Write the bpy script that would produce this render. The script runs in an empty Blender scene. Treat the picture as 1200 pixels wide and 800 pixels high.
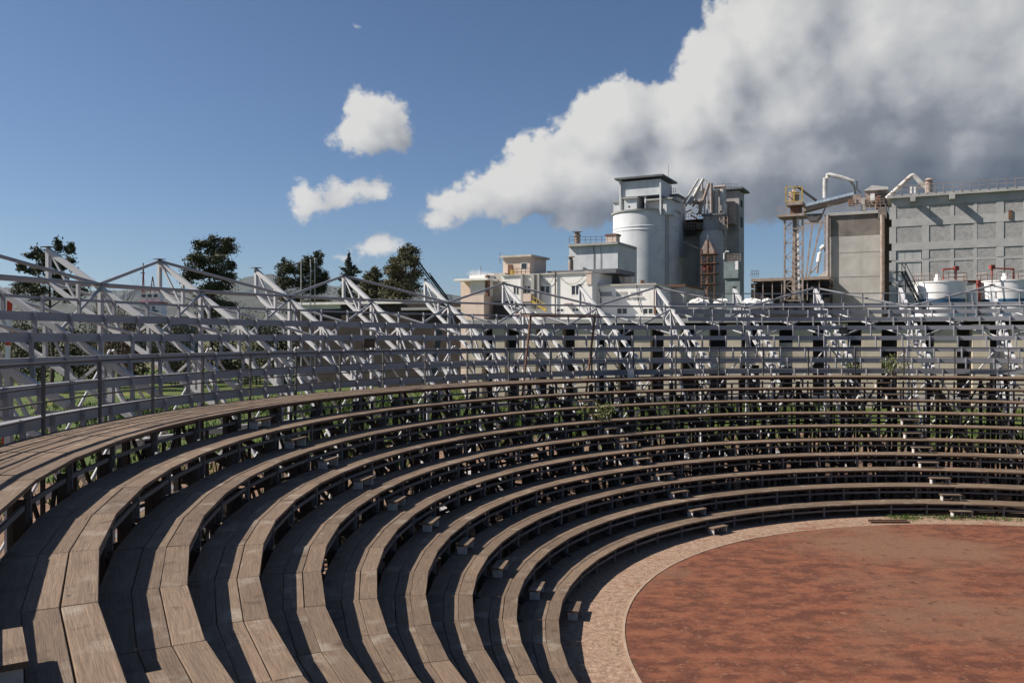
import bpy, math, random
from mathutils import Vector, Matrix
random.seed(7)
rad, PI = math.radians, math.pi
scene = bpy.context.scene
COL = scene.collection

# ------------------------------------------------------------------ camera, sky, sun, exposure
F, PITCH, H = 990.2, -0.00364, 5.94          # focal length in photo pixels (1200 wide), tilt, eye height
CX, CY = 13.594, 15.644                      # centre of the arena
HAZE = 1.5e-5
SUN_AZ, SUN_EL = 176.0, 42.3                 # the sun stands to the left, a little ahead
cam_d = bpy.data.cameras.new('camera'); cam_d.sensor_width = 36; cam_d.lens = 36*F/1200
cam_d.clip_start = 0.05; cam_d.clip_end = 40000
cam = bpy.data.objects.new('camera', cam_d); COL.objects.link(cam)
cam.location = (0, 0, H); cam.rotation_euler = (PI/2+PITCH, 0, 0); scene.camera = cam
vs = scene.view_settings
vs.view_transform = 'Standard'; vs.look = 'None'; vs.gamma = 1; vs.use_curve_mapping = False
vs.exposure = 0.72
S = Vector((math.cos(rad(SUN_EL))*math.cos(rad(SUN_AZ)), math.cos(rad(SUN_EL))*math.sin(rad(SUN_AZ)), math.sin(rad(SUN_EL))))
sun_d = bpy.data.lights.new('sun', 'SUN'); sun_d.energy = 5.0; sun_d.angle = rad(0.53); sun_d.color = (1, .93, .84)
sun = bpy.data.objects.new('sun', sun_d); COL.objects.link(sun)
sun.rotation_euler = (-S).to_track_quat('-Z', 'Y').to_euler(); sun.location = (-40, 0, 60)

def ray(x, y):
    a, b = (x-600)/F, -(y-400)/F
    c, s = math.cos(PITCH), math.sin(PITCH)
    return Vector((a, c-b*s, s+b*c))
def P(x, y, Y):                               # the point at depth Y that the photo shows at pixel x, y
    r = ray(x, y); return r*(Y/r.y) + Vector((0, 0, H))

def build_world():
    w = bpy.data.worlds.new('World'); scene.world = w; w.use_nodes = True
    w.cycles.sampling_method = 'MANUAL'; w.cycles.sample_map_resolution = 256
    nt = w.node_tree; N, L = nt.nodes, nt.links; N.clear()
    def nd(tree, t, **k):
        n = tree.nodes.new(t)
        for a, v in k.items(): setattr(n, a, v)
        return n
    # density of the clouds as a function of (azimuth, elevation)
    g = bpy.data.node_groups.new('cloud_density', 'ShaderNodeTree')
    g.interface.new_socket('Vector', in_out='INPUT', socket_type='NodeSocketVector')
    g.interface.new_socket('Density', in_out='OUTPUT', socket_type='NodeSocketFloat')
    gi, go = g.nodes.new('NodeGroupInput'), g.nodes.new('NodeGroupOutput')
    def vm(tree, op, a, b=None):
        n = nd(tree, 'ShaderNodeVectorMath', operation=op)
        for i, v in enumerate((a, b)):
            if v is None: continue
            if hasattr(v, 'is_output'): tree.links.new(v, n.inputs[i])
            else: n.inputs[i].default_value = v
        return n.outputs['Value'] if op in ('LENGTH', 'DOT_PRODUCT') else n.outputs[0]
    def mt(tree, op, a, b=None, c=None, clamp=False):
        n = nd(tree, 'ShaderNodeMath', operation=op, use_clamp=clamp)
        for i, v in enumerate((a, b, c)):
            if v is None: continue
            if hasattr(v, 'is_output'): tree.links.new(v, n.inputs[i])
            else: n.inputs[i].default_value = v
        return n.outputs[0]
    def noise(tree, vec, scale, detail, rough):
        n = nd(tree, 'ShaderNodeTexNoise'); n.inputs['Scale'].default_value = scale
        n.inputs['Detail'].default_value = detail; n.inputs['Roughness'].default_value = rough
        tree.links.new(vec, n.inputs['Vector']); return n
    def azel(x, y):
        r = ray(x, y).normalized(); return math.atan2(r.x, r.y), math.asin(r.z)
    p = gi.outputs[0]
    wn = noise(g, p, 7.0, 3, .5)
    warp = vm(g, 'MULTIPLY', vm(g, 'SUBTRACT', wn.outputs['Color'], (.5, .5, .5)), (.075, .06, 0))
    q = vm(g, 'ADD', p, warp)
    BL = [(545, 243, 55, 22), (600, 228, 75, 42), (655, 205, 75, 62), (715, 150, 68, 62), (690, 215, 110, 60), (790, 150, 85, 62),
          (845, 95, 62, 85), (905, 40, 95, 105), (830, 200, 170, 75), (960, 110, 150, 120), (1090, 60, 200, 150), (1000, 185, 220, 85),
          (1200, 110, 200, 150), (1160, 190, 180, 70), (1400, 80, 220, 150), (1170, 222, 90, 14),
          (436, 138, 44, 40), (418, 160, 44, 34), (452, 160, 30, 26), (366, 236, 30, 22), (400, 230, 40, 18), (435, 230, 34, 15), (445, 288, 34, 9), (552, 318, 30, 9), (428, 28, 15, 4), (520, 122, 16, 4), (510, 265, 26, 18), (400, 296, 12, 6),
          (-260, 250, 120, 40), (-420, 60, 150, 70)]
    m = None
    for x, y, rx, ry in BL:
        u, v = azel(x, y); a = (x-600)/F
        iu, iv = F*(1+a*a)/rx, F*math.sqrt(1+a*a)/ry
        e = mt(g, 'SUBTRACT', 1.0, vm(g, 'LENGTH', vm(g, 'MULTIPLY', vm(g, 'SUBTRACT', q, (u, v, 0)), (iu, iv, 0))))
        e = mt(g, 'MULTIPLY', e, min(1.0, .06+ry/62))
        m = e if m is None else mt(g, 'SMOOTH_MAX', m, e, .12)
    m = mt(g, 'MINIMUM', m, .75)
    n1 = noise(g, p, 17.0, 7, .58); n2 = noise(g, p, 55.0, 4, .6)
    d = mt(g, 'ADD', m, mt(g, 'MULTIPLY', mt(g, 'SUBTRACT', n1.outputs['Fac'], .52), 1.1))
    d = mt(g, 'ADD', d, mt(g, 'MULTIPLY', mt(g, 'SUBTRACT', n2.outputs['Fac'], .5), .42))
    g.links.new(d, go.inputs[0])
    g.interface.new_socket('Soft', in_out='OUTPUT', socket_type='NodeSocketFloat')
    n3 = noise(g, p, 17.0, 2.5, .5); n4 = noise(g, p, 7.0, 2, .5)
    ds = mt(g, 'ADD', m, mt(g, 'MULTIPLY', mt(g, 'SUBTRACT', n3.outputs['Fac'], .5), .62))
    ds = mt(g, 'ADD', ds, mt(g, 'MULTIPLY', mt(g, 'SUBTRACT', n4.outputs['Fac'], .5), .6))
    g.links.new(ds, go.inputs[1])
    # world
    tc = nd(nt, 'ShaderNodeTexCoord'); nrm = vm(nt, 'NORMALIZE', tc.outputs['Generated'])
    sp = nd(nt, 'ShaderNodeSeparateXYZ'); L.new(nrm, sp.inputs[0])
    cb = nd(nt, 'ShaderNodeCombineXYZ')
    L.new(mt(nt, 'ARCTAN2', sp.outputs[0], sp.outputs[1]), cb.inputs[0]); L.new(mt(nt, 'ARCSINE', sp.outputs[2]), cb.inputs[1])
    uv = cb.outputs[0]
    def dens(off):
        n = nd(nt, 'ShaderNodeGroup', node_tree=g)
        L.new(vm(nt, 'ADD', uv, off) if off else uv, n.inputs[0]); return n.outputs
    q0, q2 = dens(None), dens((-.030, .027, 0))
    d0, s0, d2, s2 = q0[0], q0[1], q2[0], q2[1]
    al = nd(nt, 'ShaderNodeMapRange', interpolation_type='SMOOTHSTEP'); L.new(d0, al.inputs[0])
    al.inputs[1].default_value, al.inputs[2].default_value = -.01, .19
    lit = mt(nt, 'ADD', mt(nt, 'MULTIPLY', mt(nt, 'SUBTRACT', d0, d2), .27), mt(nt, 'MULTIPLY', mt(nt, 'SUBTRACT', s0, s2), .36))
    # thick undersides of the big cloud are grey
    base = None
    for x, y, rx, ry, k in ((1110, 205, 330, 95, 1.0), (900, 225, 200, 55, .55), (1020, 120, 150, 70, .25), (690, 250, 110, 30, .25), (1500, 150, 350, 200, .6)):
        u, v = azel(x, y); a = (x-600)/F
        e = vm(nt, 'LENGTH', vm(nt, 'MULTIPLY', vm(nt, 'SUBTRACT', uv, (u, v, 0)), (F*(1+a*a)/rx, F*math.sqrt(1+a*a)/ry, 0)))
        e = mt(nt, 'MULTIPLY', mt(nt, 'SUBTRACT', 1.15, e, clamp=True), k)
        base = e if base is None else mt(nt, 'MAXIMUM', base, e)
    big = nd(nt, 'ShaderNodeTexNoise'); big.inputs['Scale'].default_value = 8; big.inputs['Detail'].default_value = 5; L.new(uv, big.inputs['Vector'])
    base = mt(nt, 'MULTIPLY', base, mt(nt, 'ADD', mt(nt, 'MULTIPLY', big.outputs['Fac'], .5), .65))
    tone = mt(nt, 'SUBTRACT', mt(nt, 'ADD', lit, .69), mt(nt, 'MULTIPLY', base, .62), clamp=True)
    cr = nd(nt, 'ShaderNodeValToRGB'); L.new(tone, cr.inputs[0])
    E = cr.color_ramp.elements
    E[0].position = 0; E[0].color = (.135, .165, .215, 1); E[1].position = 1; E[1].color = (.88, .87, .85, 1)
    e = E.new(.35); e.color = (.28, .31, .36, 1); e = E.new(.62); e.color = (.55, .57, .60, 1)
    sky = nd(nt, 'ShaderNodeTexSky', sky_type='NISHITA', sun_disc=False, sun_elevation=rad(SUN_EL), sun_rotation=rad(90-SUN_AZ))
    sky.altitude = 0; sky.air_density = .85; sky.dust_density = .6; sky.ozone_density = 5.5
    b1 = nd(nt, 'ShaderNodeBackground'); b1.inputs[1].default_value = .054; L.new(sky.outputs[0], b1.inputs[0])
    b2 = nd(nt, 'ShaderNodeBackground'); b2.inputs[1].default_value = .49; L.new(cr.outputs[0], b2.inputs[0])
    mx = nd(nt, 'ShaderNodeMixShader'); L.new(al.outputs[0], mx.inputs[0]); L.new(b1.outputs[0], mx.inputs[1]); L.new(b2.outputs[0], mx.inputs[2])
    out = nd(nt, 'ShaderNodeOutputWorld'); L.new(mx.outputs[0], out.inputs[0])
build_world()

# ------------------------------------------------------------------ materials
M = {}
def mat(name, c1, c2=None, rough=.8, scale=6.0, stretch=(1, 1, 1), lo=.35, hi=.65, detail=6, bump=0.0, bscale=None,
        metal=0.0, spots=None, var=0.0, streak=None, spec=.3, coords='Object'):
    """noise-mixed paint: c1/c2 blotches, 'spots' = (colour, scale, threshold), 'streak' = (colour, amount) vertical stains, var = per-object brightness"""
    m = bpy.data.materials.new(name); m.use_nodes = True; M[name] = m
    nt = m.node_tree; N, L = nt.nodes, nt.links
    bs = N['Principled BSDF']; bs.inputs['Roughness'].default_value = rough; bs.inputs['Metallic'].default_value = metal
    bs.inputs['Specular IOR Level'].default_value = spec
    if coords == 'World':
        vec = N.new('ShaderNodeNewGeometry').outputs['Position']
    else:
        tc = N.new('ShaderNodeTexCoord'); oi = N.new('ShaderNodeObjectInfo')
        mu = N.new('ShaderNodeVectorMath'); mu.operation = 'MULTIPLY_ADD'
        cb = N.new('ShaderNodeCombineXYZ')
        for i in range(3): L.new(oi.outputs['Random'], cb.inputs[i])
        L.new(cb.outputs[0], mu.inputs[0]); mu.inputs[1].default_value = (37, 53, 71); L.new(tc.outputs['Object'], mu.inputs[2])
        vec = mu.outputs[0]
    def nz(sc, st, det=detail, rg=.6):
        mp = N.new('ShaderNodeMapping'); mp.inputs['Scale'].default_value = st; L.new(vec, mp.inputs[0])
        n = N.new('ShaderNodeTexNoise'); n.inputs['Scale'].default_value = sc; n.inputs['Detail'].default_value = det; n.inputs['Roughness'].default_value = rg
        L.new(mp.outputs[0], n.inputs['Vector']); return n.outputs['Fac']
    def rng(v, a, b):
        r = N.new('ShaderNodeMapRange'); L.new(v, r.inputs[0]); r.inputs[1].default_value = a; r.inputs[2].default_value = b; return r.outputs[0]
    def mixc(f, a, b, mode='MIX'):
        x = N.new('ShaderNodeMix'); x.data_type = 'RGBA'; x.blend_type = mode
        if hasattr(f, 'is_output'): L.new(f, x.inputs[0])
        else: x.inputs[0].default_value = f
        for i, v in ((6, a), (7, b)):
            if hasattr(v, 'is_output'): L.new(v, x.inputs[i])
            else: x.inputs[i].default_value = (*v, 1)
        return x.outputs[2]
    n = nz(scale, stretch)
    col = mixc(rng(n, lo, hi), c1, c2 or c1)
    if spots:
        for sc, ss, th in (spots if isinstance(spots, list) else [spots]):
            col = mixc(rng(nz(ss, (1, 1, 1), 4), th, th+.12), col, sc)
    if streak:
        col = mixc(rng(nz(streak[2] if len(streak) > 2 else 1.2, (1, 1, .07), 5), .52, .52+.9*(1.05-streak[1])), col, streak[0])
    if var and coords == 'Object':
        v = N.new('ShaderNodeMath'); v.operation = 'MULTIPLY_ADD'; L.new(oi.outputs['Random'], v.inputs[0]); v.inputs[1].default_value = 2*var; v.inputs[2].default_value = 1-var
        hs = N.new('ShaderNodeHueSaturation'); L.new(v.outputs[0], hs.inputs['Value']); L.new(col, hs.inputs['Color']); col = hs.outputs[0]
    L.new(col, bs.inputs['Base Color'])
    if bump:
        b = N.new('ShaderNodeBump'); b.inputs['Strength'].default_value = bump; b.inputs['Distance'].default_value = .02
        L.new(nz(bscale or scale*3, stretch), b.inputs['Height']); L.new(b.outputs[0], bs.inputs['Normal'])
    return m

mat('wood', (.178, .124, .084), (.105, .072, .049), scale=5, stretch=(7, .45, 7), lo=.3, hi=.7, detail=9, bump=.45, bscale=9, var=.2,
    spots=[((.075, .05, .035), 2.6, .585), ((.215, .175, .135), 1.5, .57), ((.035, .025, .02), 8, .665), ((.24, .21, .17), 19, .69)])
mat('wood_edge', (.10, .05, .03), (.06, .03, .02), scale=6, stretch=(4, .5, 4), var=.15)
mat('timber', (.05, .042, .037), (.032, .027, .024), scale=4, stretch=(1, 1, 1), var=.22)
mat('timber_grey', (.17, .155, .145), (.10, .09, .08), scale=5, var=.2)
mat('stool_paint', (.55, .53, .50), (.38, .35, .32), scale=9, var=.1)
mat('steel', (.27, .27, .285), (.215, .215, .23), rough=.55, scale=1.3, lo=.4, hi=.75, var=.07, spots=((.20, .15, .12), 5, .70))
mat('steel_bright', (.47, .47, .475), (.37, .37, .38), rough=.55, scale=1.5, lo=.4, hi=.75, var=.07, spots=((.26, .2, .16), 4, .71))
mat('steel_dark', (.11, .108, .105), (.07, .066, .062), rough=.6, scale=5, var=.1)
mat('clay', (.172, .060, .030), (.088, .030, .017), rough=.95, scale=1.9, stretch=(.8, 1.25, 1), lo=.42, hi=.58, detail=14, bump=1.0, bscale=7, coords='World',
    spots=[((.155, .078, .046), .13, .50), ((.075, .028, .017), 2.6, .58), ((.185, .085, .048), 5.5, .57), ((.06, .025, .016), 10, .60), ((.20, .12, .075), 13, .61)])
mat('gravel', (.30, .20, .14), (.19, .12, .08), rough=.95, scale=7, lo=.38, hi=.62, detail=9, bump=1.0, bscale=16, coords='World',
    spots=[((.19, .085, .048), .8, .56), ((.44, .34, .26), 13, .585), ((.07, .045, .03), 10, .60)])
mat('earth', (.14, .10, .058), (.05, .07, .018), rough=.95, scale=.16, lo=.40, hi=.56, detail=9, bump=.8, bscale=4, coords='World',
    spots=[((.22, .16, .11), .31, .60), ((.03, .045, .012), 1.1, .60)])
mat('dirt', (.21, .125, .078), (.13, .08, .05), rough=.95, scale=1.2, detail=9, bump=.8, bscale=6, coords='World', spots=[((.05, .065, .018), .45, .60), ((.33, .27, .21), 2.2, .60)])
mat('meadow', (.075, .105, .014), (.045, .07, .012), rough=.9, scale=.5, detail=9, bump=1.0, bscale=5, coords='World', spots=[((.16, .135, .02), .16, .57), ((.025, .04, .01), .33, .58)])
mat('kerb', (.34, .25, .18), (.24, .165, .115), rough=.9, scale=3)
mat('grass', (.075, .115, .015), (.04, .065, .012), rough=.7, scale=.35, coords='World', spots=((.19, .165, .02), .5, .62))
mat('weed', (.09, .13, .035), (.14, .13, .04), rough=.7, scale=2)
for n_, a, b in (('leaf_dark', (.04, .05, .022), (.07, .075, .033)), ('leaf_olive', (.075, .075, .033), (.11, .10, .048)),
                 ('leaf_fir', (.075, .09, .062), (.05, .065, .045)), ('leaf_red', (.12, .055, .035), (.08, .06, .03))):
    mat(n_, a, b, rough=.65, scale=.9, lo=.4, hi=.6)
mat('bark', (.11, .085, .065), (.06, .045, .035), scale=5, stretch=(1, 1, .3))
mat('plaster_white', (.76, .74, .69), (.62, .59, .53), scale=.5, lo=.45, hi=.8, streak=((.36, .32, .27), .40), rough=.9, bump=.15, bscale=5)
mat('plaster_pink', (.66, .53, .44), (.56, .44, .36), scale=.7, streak=((.36, .29, .23), .3), rough=.9)
mat('plaster_dirty_shaded', (.56, .52, .46), (.34, .31, .27), scale=.6, streak=((.2, .18, .16), .5), rough=.9)  # dirt, and the shade of the set-back annex wall, in the colour
mat('silo_paint', (.60, .61, .62), (.47, .49, .51), scale=.55, lo=.35, hi=.7, detail=10, streak=((.36, .38, .40), .35), rough=.75, bump=.2, bscale=3)
mat('concrete', (.40, .39, .37), (.30, .29, .28), scale=.5, detail=9, streak=((.19, .18, .17), .35), rough=.92, bump=.25, bscale=4)
mat('concrete_stain_shade', (.14, .12, .105), (.21, .19, .17), scale=.6, detail=9, streak=((.07, .06, .05), .5), rough=.95)  # stained top, and the shade of the side gap, in one colour
mat('concrete_tan', (.62, .53, .41), (.48, .405, .31), scale=.45, detail=9, streak=((.32, .275, .22), .45, .9), rough=.92)
mat('concrete_grey', (.44, .42, .385), (.33, .315, .29), scale=.45, detail=10, streak=((.22, .205, .185), .5, .8), rough=.92, bump=.3, bscale=3, spots=((.50, .49, .47), .5, .60))
mat('block_wall', (.36, .35, .34), (.26, .255, .25), scale=2.2, detail=10, rough=.95, bump=1.0, bscale=5, spots=((.25, .25, .25), 1.2, .62))
mat('wall_frame', (.42, .41, .40), (.34, .335, .325), scale=.9, detail=8, rough=.9, streak=((.30, .29, .28), .3))
mat('roof_grey', (.155, .16, .175), (.11, .115, .125), scale=.8, rough=.85)
mat('dark_inside', (.018, .016, .015), (.03, .027, .025), scale=1)  # near-black, puts the shade inside bays and openings into the colour
mat('glass', (.02, .025, .03), (.035, .04, .045), rough=.12, spec=.6, scale=1)
mat('brick_dark', (.055, .042, .036), (.03, .026, .024), scale=1.5, rough=.95)
mat('rust', (.20, .10, .06), (.10, .06, .045), scale=2.5, rough=.9)
mat('rusty_steel', (.33, .28, .25), (.22, .14, .10), scale=1.6, rough=.85, lo=.4, hi=.7)
mat('pale_pipe', (.52, .51, .49), (.36, .33, .30), scale=1.2, rough=.6)
mat('yellow_paint', (.52, .36, .07), (.30, .20, .06), scale=2)
mat('blue_sheet', (.40, .47, .56), (.24, .31, .40), scale=1.2, rough=.5)
mat('green_sheet', (.22, .27, .27), (.16, .19, .19), scale=1)
mat('tank_white', (.78, .77, .75), (.62, .60, .58), scale=.8, lo=.45, hi=.8, rough=.5, streak=((.45, .36, .32), .25))
mat('tank_blue', (.03, .10, .19), (.025, .08, .15), scale=1, rough=.5)
mat('red_pipe', (.32, .06, .04), (.20, .05, .04), scale=2, rough=.6)
mat('door_grey', (.44, .44, .43), (.38, .38, .375), scale=1, stretch=(3, 1, .2))
mat('tarp', (.80, .78, .72), (.66, .63, .58), scale=1.5)
mat('black_plastic', (.02, .02, .022), rough=.5)
mat('white_plastic', (.72, .70, .66), (.6, .58, .55), scale=5)
mat('warn_red', (.60, .06, .03)); mat('warn_white', (.8, .78, .76))
mat('barrel_blue', (.05, .18, .34), (.04, .13, .26), scale=3, rough=.45)
mat('ship_red', (.40, .06, .05)); mat('ship_blue', (.10, .13, .16))
mat('hill', (.05, .06, .05), (.075, .075, .06), scale=.004, detail=9, coords='World', spots=((.16, .15, .135), .02, .60), rough=1)

# ------------------------------------------------------------------ mesh helpers
class MB:
    def __init__(s): s.v, s.f = [], []
    def add(s, vs_, fs):
        o = len(s.v); s.v += [tuple(v) for v in vs_]; s.f += [tuple(i+o for i in f) for f in fs]
    def box(s, x0, x1, y0, y1, z0, z1):
        s.add([(x, y, z) for z in (z0, z1) for x, y in ((x0, y0), (x1, y0), (x1, y1), (x0, y1))],
              [(3, 2, 1, 0), (4, 5, 6, 7), (0, 1, 5, 4), (1, 2, 6, 5), (2, 3, 7, 6), (3, 0, 4, 7)])
    def prism(s, pts, z0, z1):                      # polygon in x,y raised from z0 to z1
        n = len(pts); s.add([(x, y, z0) for x, y in pts]+[(x, y, z1) for x, y in pts],
              [tuple(range(n-1, -1, -1)), tuple(range(n, 2*n))]+[(i, (i+1) % n, n+(i+1) % n, n+i) for i in range(n)])
    def slab(s, pts, y0, y1):                       # polygon in x,z pushed from y0 to y1
        n = len(pts); s.add([(x, y0, z) for x, z in pts]+[(x, y1, z) for x, z in pts],
              [tuple(range(n)), tuple(range(2*n-1, n-1, -1))]+[(i, n+i, n+(i+1) % n, (i+1) % n) for i in range(n)])
    def bar(s, a, b, w, h=None):
        a, b = Vector(a), Vector(b); h = h or w; d = (b-a).normalized()
        u = d.cross(Vector((0, 0, 1)))
        if u.length < 1e-3: u = Vector((1, 0, 0))
        u.normalize(); t = u.cross(d); u *= w/2; t *= h/2
        s.add([a-u-t, a+u-t, a+u+t, a-u+t, b-u-t, b+u-t, b+u+t, b-u+t],
              [(3, 2, 1, 0), (4, 5, 6, 7), (0, 1, 5, 4), (1, 2, 6, 5), (2, 3, 7, 6), (3, 0, 4, 7)])
    def tube(s, pts, r, n=10, cap=True):
        pts = [Vector(p) for p in pts]; rs = r if isinstance(r, (list, tuple)) else [r]*len(pts)
        o = len(s.v); ref = Vector((0, 0, 1))
        for i, p in enumerate(pts):
            d = (pts[min(i+1, len(pts)-1)]-pts[max(i-1, 0)]).normalized()
            u = d.cross(ref if abs(d.z) < .95 else Vector((1, 0, 0))).normalized(); t = d.cross(u)
            for k in range(n):
                a = 2*PI*k/n; s.v.append(tuple(p+(u*math.cos(a)+t*math.sin(a))*rs[i]))
        for i in range(len(pts)-1):
            for k in range(n):
                s.f.append((o+i*n+k, o+(i+1)*n+k, o+(i+1)*n+(k+1) % n, o+i*n+(k+1) % n))
        if cap:
            s.f.append(tuple(o+k for k in range(n))); s.f.append(tuple(o+(len(pts)-1)*n+k for k in range(n-1, -1, -1)))
    def lathe(s, prof, n=32, c=(0, 0)):
        o = len(s.v)
        for r, z in prof:
            for k in range(n):
                a = 2*PI*k/n; s.v.append((c[0]+r*math.cos(a), c[1]+r*math.sin(a), z))
        for i in range(len(prof)-1):
            for k in range(n):
                s.f.append((o+i*n+k, o+i*n+(k+1) % n, o+(i+1)*n+(k+1) % n, o+(i+1)*n+k))
        s.f.append(tuple(o+(len(prof)-1)*n+k for k in range(n))); s.f.append(tuple(o+k for k in range(n-1, -1, -1)))
    def mesh(s, name, m, smooth=False):
        me = bpy.data.meshes.new(name); me.from_pydata(s.v, [], s.f)
        for mm in (m if isinstance(m, list) else [m]): me.materials.append(M[mm])
        if smooth:
            for p in me.polygons: p.use_smooth = True
            me.update(); me.set_sharp_from_angle(angle=rad(28))
        me.update(); return me
    def build(s, name, m, parent=None, smooth=False):
        return link(name, s.mesh(name, m, smooth), parent)
def link(name, me, parent=None, mw=None):
    o = bpy.data.objects.new(name, me); COL.objects.link(o)
    if parent: o.parent = parent
    if mw is not None: o.matrix_basis = mw
    return o
def tag(o, label=None, cat=None, group=None, kind=None):
    for k, v in (('label', label), ('category', cat), ('group', group), ('kind', kind)):
        if v: o[k] = v
    return o
def thing(name, label, cat, loc=(0, 0, 0), rz=0, group=None):
    o = bpy.data.objects.new(name, None); COL.objects.link(o); o.empty_display_size = .2
    o.location = loc; o.rotation_euler = (0, 0, rz)
    return tag(o, label, cat, group)
def basis(o): return Matrix.Translation(o.location) @ o.rotation_euler.to_matrix().to_4x4()
UB, UC = {}, {}
def unit_box(m):
    if m not in UB:
        b = MB(); b.box(-.5, .5, -.5, .5, -.5, .5); UB[m] = b.mesh('unit_bar_'+m, m)
    return UB[m]
def unit_cyl(m):
    if m not in UC:
        b = MB(); b.lathe([(1, -.5), (1, .5)], 12); UC[m] = b.mesh('unit_pipe_'+m, m, True)
    return UC[m]
def frame_between(a, b, up=(0, 0, 1)):
    a, b = Vector(a), Vector(b); d = (b-a); L_ = d.length; d.normalize(); up = Vector(up)
    u = d.cross(up)
    if u.length < 1e-3: u = d.cross(Vector((1, 0, 0)))
    u.normalize(); t = u.cross(d)
    mw = Matrix((u, t, d)).transposed().to_4x4(); mw.translation = (a+b)/2
    return mw, L_
def bar(name, a, b, w, h, m, parent=None, up=(0, 0, 1)):       # square bar from a to b (world), w sideways, h upwards
    mw, L_ = frame_between(a, b, up); mw = mw @ Matrix.Diagonal((w, h, L_, 1))
    if parent: mw = basis(parent).inverted() @ mw
    return link(name, unit_box(m), parent, mw)
def pipe(name, a, b, r, m, parent=None):
    mw, L_ = frame_between(a, b); mw = mw @ Matrix.Diagonal((r, r, L_, 1))
    if parent: mw = basis(parent).inverted() @ mw
    return link(name, unit_cyl(m), parent, mw)
def pol(r, deg, z=0): return Vector((CX+r*math.cos(rad(deg)), CY+r*math.sin(rad(deg)), z))

# ------------------------------------------------------------------ the ground
b = MB(); G = 14000; ng = 8
b.add([(-G, -G, -.012), (G, -G, -.012), (G, G, -.012), (-G, G, -.012)], [(0, 1, 2, 3)])
tag(b.build('ground', 'earth'), kind='structure')
def annulus(name, r0, r1, z, m, n=180, thick=0):
    b = MB()
    for i in range(n):
        a = 360*i/n
        b.v += [tuple(pol(r0, a, z)), tuple(pol(r1, a, z))]
    b.f = [(2*i, 2*i+1, (2*i+3) % (2*n), (2*i+2) % (2*n)) for i in range(n)]
    return tag(b.build(name, m), kind='structure')
annulus('gravel_path', 11.3, 20.6, -.004, 'gravel')
annulus('dirt_yard', 20.5, 38, -.008, 'dirt')
annulus('meadow', 38, 170, -.008, 'meadow')
b = MB(); b.v = [tuple(pol(11.4, 2*i)) for i in range(180)]; b.f = [tuple(range(180))]
tag(b.build('arena_floor', 'clay'), kind='structure')
# low kerb, buried in the dirt on the far side
b = MB(); n = 0
ring = [a for a in range(-150, 260, 2)]
for a in range(113, 262, 2):
    h0 = .014 if a > 122 else .008
    q = [pol(11.40, a, -.003), pol(11.40, a, h0), pol(11.452, a, h0), pol(11.452, a, -.003),
         pol(11.40, a+2, -.003), pol(11.40, a+2, h0), pol(11.452, a+2, h0), pol(11.452, a+2, -.003)]
    b.add(q, [(0, 1, 5, 4), (1, 2, 6, 5), (2, 3, 7, 6)])
tag(b.build('arena_kerb', 'kerb'), 'pale low kerb ring between red clay arena and gravel', kind='structure')

# ------------------------------------------------------------------ wooden tiers
R1, H1, DH, DR, N = 12.707, .404, .4362, .8, 66
DA = 360/N; T2 = math.tan(rad(DA/2)); C2 = math.cos(rad(DA/2))
JA = lambda k: -168.0+360+DA*k                       # joint angles; k falls towards the far side
K0, K1 = -28, 10                                     # 39 deg ... 246 deg
RT = lambda k: R1+(k-1)*DR
ZT = lambda k: H1+(k-1)*DH
RW = 19.942; ZW = ZT(10)
ORD = ['lowest', 'second', 'third', 'fourth', 'fifth', 'sixth', 'seventh', 'eighth', 'ninth']
def plank_mesh(a_mid, w, th, name):
    b = MB(); c = .006; g = .004
    def rect(x0, x1, ins, z):
        return [(x0+ins, -((a_mid+x0)*T2-g-ins), z), (x1-ins, -((a_mid+x1)*T2-g-ins), z), (x1-ins, (a_mid+x1)*T2-g-ins, z), (x0+ins, (a_mid+x0)*T2-g-ins, z)]
    x0, x1 = -w/2, w/2
    b.add(rect(x0, x1, 0, -th)+rect(x0, x1, 0, -c)+rect(x0, x1, c, 0),
          [(3, 2, 1, 0), (8, 9, 10, 11)]+[(i, (i+1) % 4, 4+(i+1) % 4, 4+i) for i in range(4)]+[(4+i, 4+(i+1) % 4, 8+(i+1) % 4, 8+i) for i in range(4)])
    return b.mesh(name, 'wood')
def planks(root, r0, z, widths, jit=.004):
    off = 0
    for w in widths:
        a_mid = r0*C2+off+w/2; me = plank_mesh(a_mid, w-.007, .045, 'plank'); off += w
        for k in range(K0, K1):
            an = JA(k)+DA/2
            p = pol(a_mid+random.uniform(-jit, jit), an, z+random.uniform(-.003, .003))
            mw = Matrix.Translation(p-root.location) @ Matrix.Rotation(rad(an+random.uniform(-.12, .12)), 4, 'Z') @ Matrix.Rotation(random.uniform(-.006, .006), 4, 'Y')
            link('plank', me, root, mw)
for k in range(1, 10):
    r, z = RT(k), ZT(k)
    t = thing('wooden_tier', '%s wooden tier of the ring of plank seating, counted up from the clay arena' % ORD[k-1], 'seating tier', (CX, CY, 0), 0, 'curved wooden seating tiers')
    planks(t, r, z, (.262, .262, .31))
    zb = 0 if k == 1 else ZT(k-1); zm = zb+(z-zb)*.52
    for j in range(K0, K1+1):
        a = JA(j)
        bar('post', pol(r+.085, a, zb), pol(r+.085, a, z-.046), .06, .07, 'timber_grey', t, up=pol(1, a)-pol(0, a))
        if j < K1: bar('rail', pol(r+.085, a+.15, zm), pol(r+.085, a+DA-.15, zm), .035, .06, 'timber_grey', t)
        if j < K1: bar('bearer', pol(r+.13, a+.02, z-.068), pol(r+.13, a+DA-.02, z-.068), .03, .044, 'wood_edge', t)
t = thing('walkway', 'plank walkway along the top of the wooden tiers, beside the handrail', 'walkway', (CX, CY, 0))
planks(t, RW, ZW, (.265, .265, .265, .265, .265, .265), .006)
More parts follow.
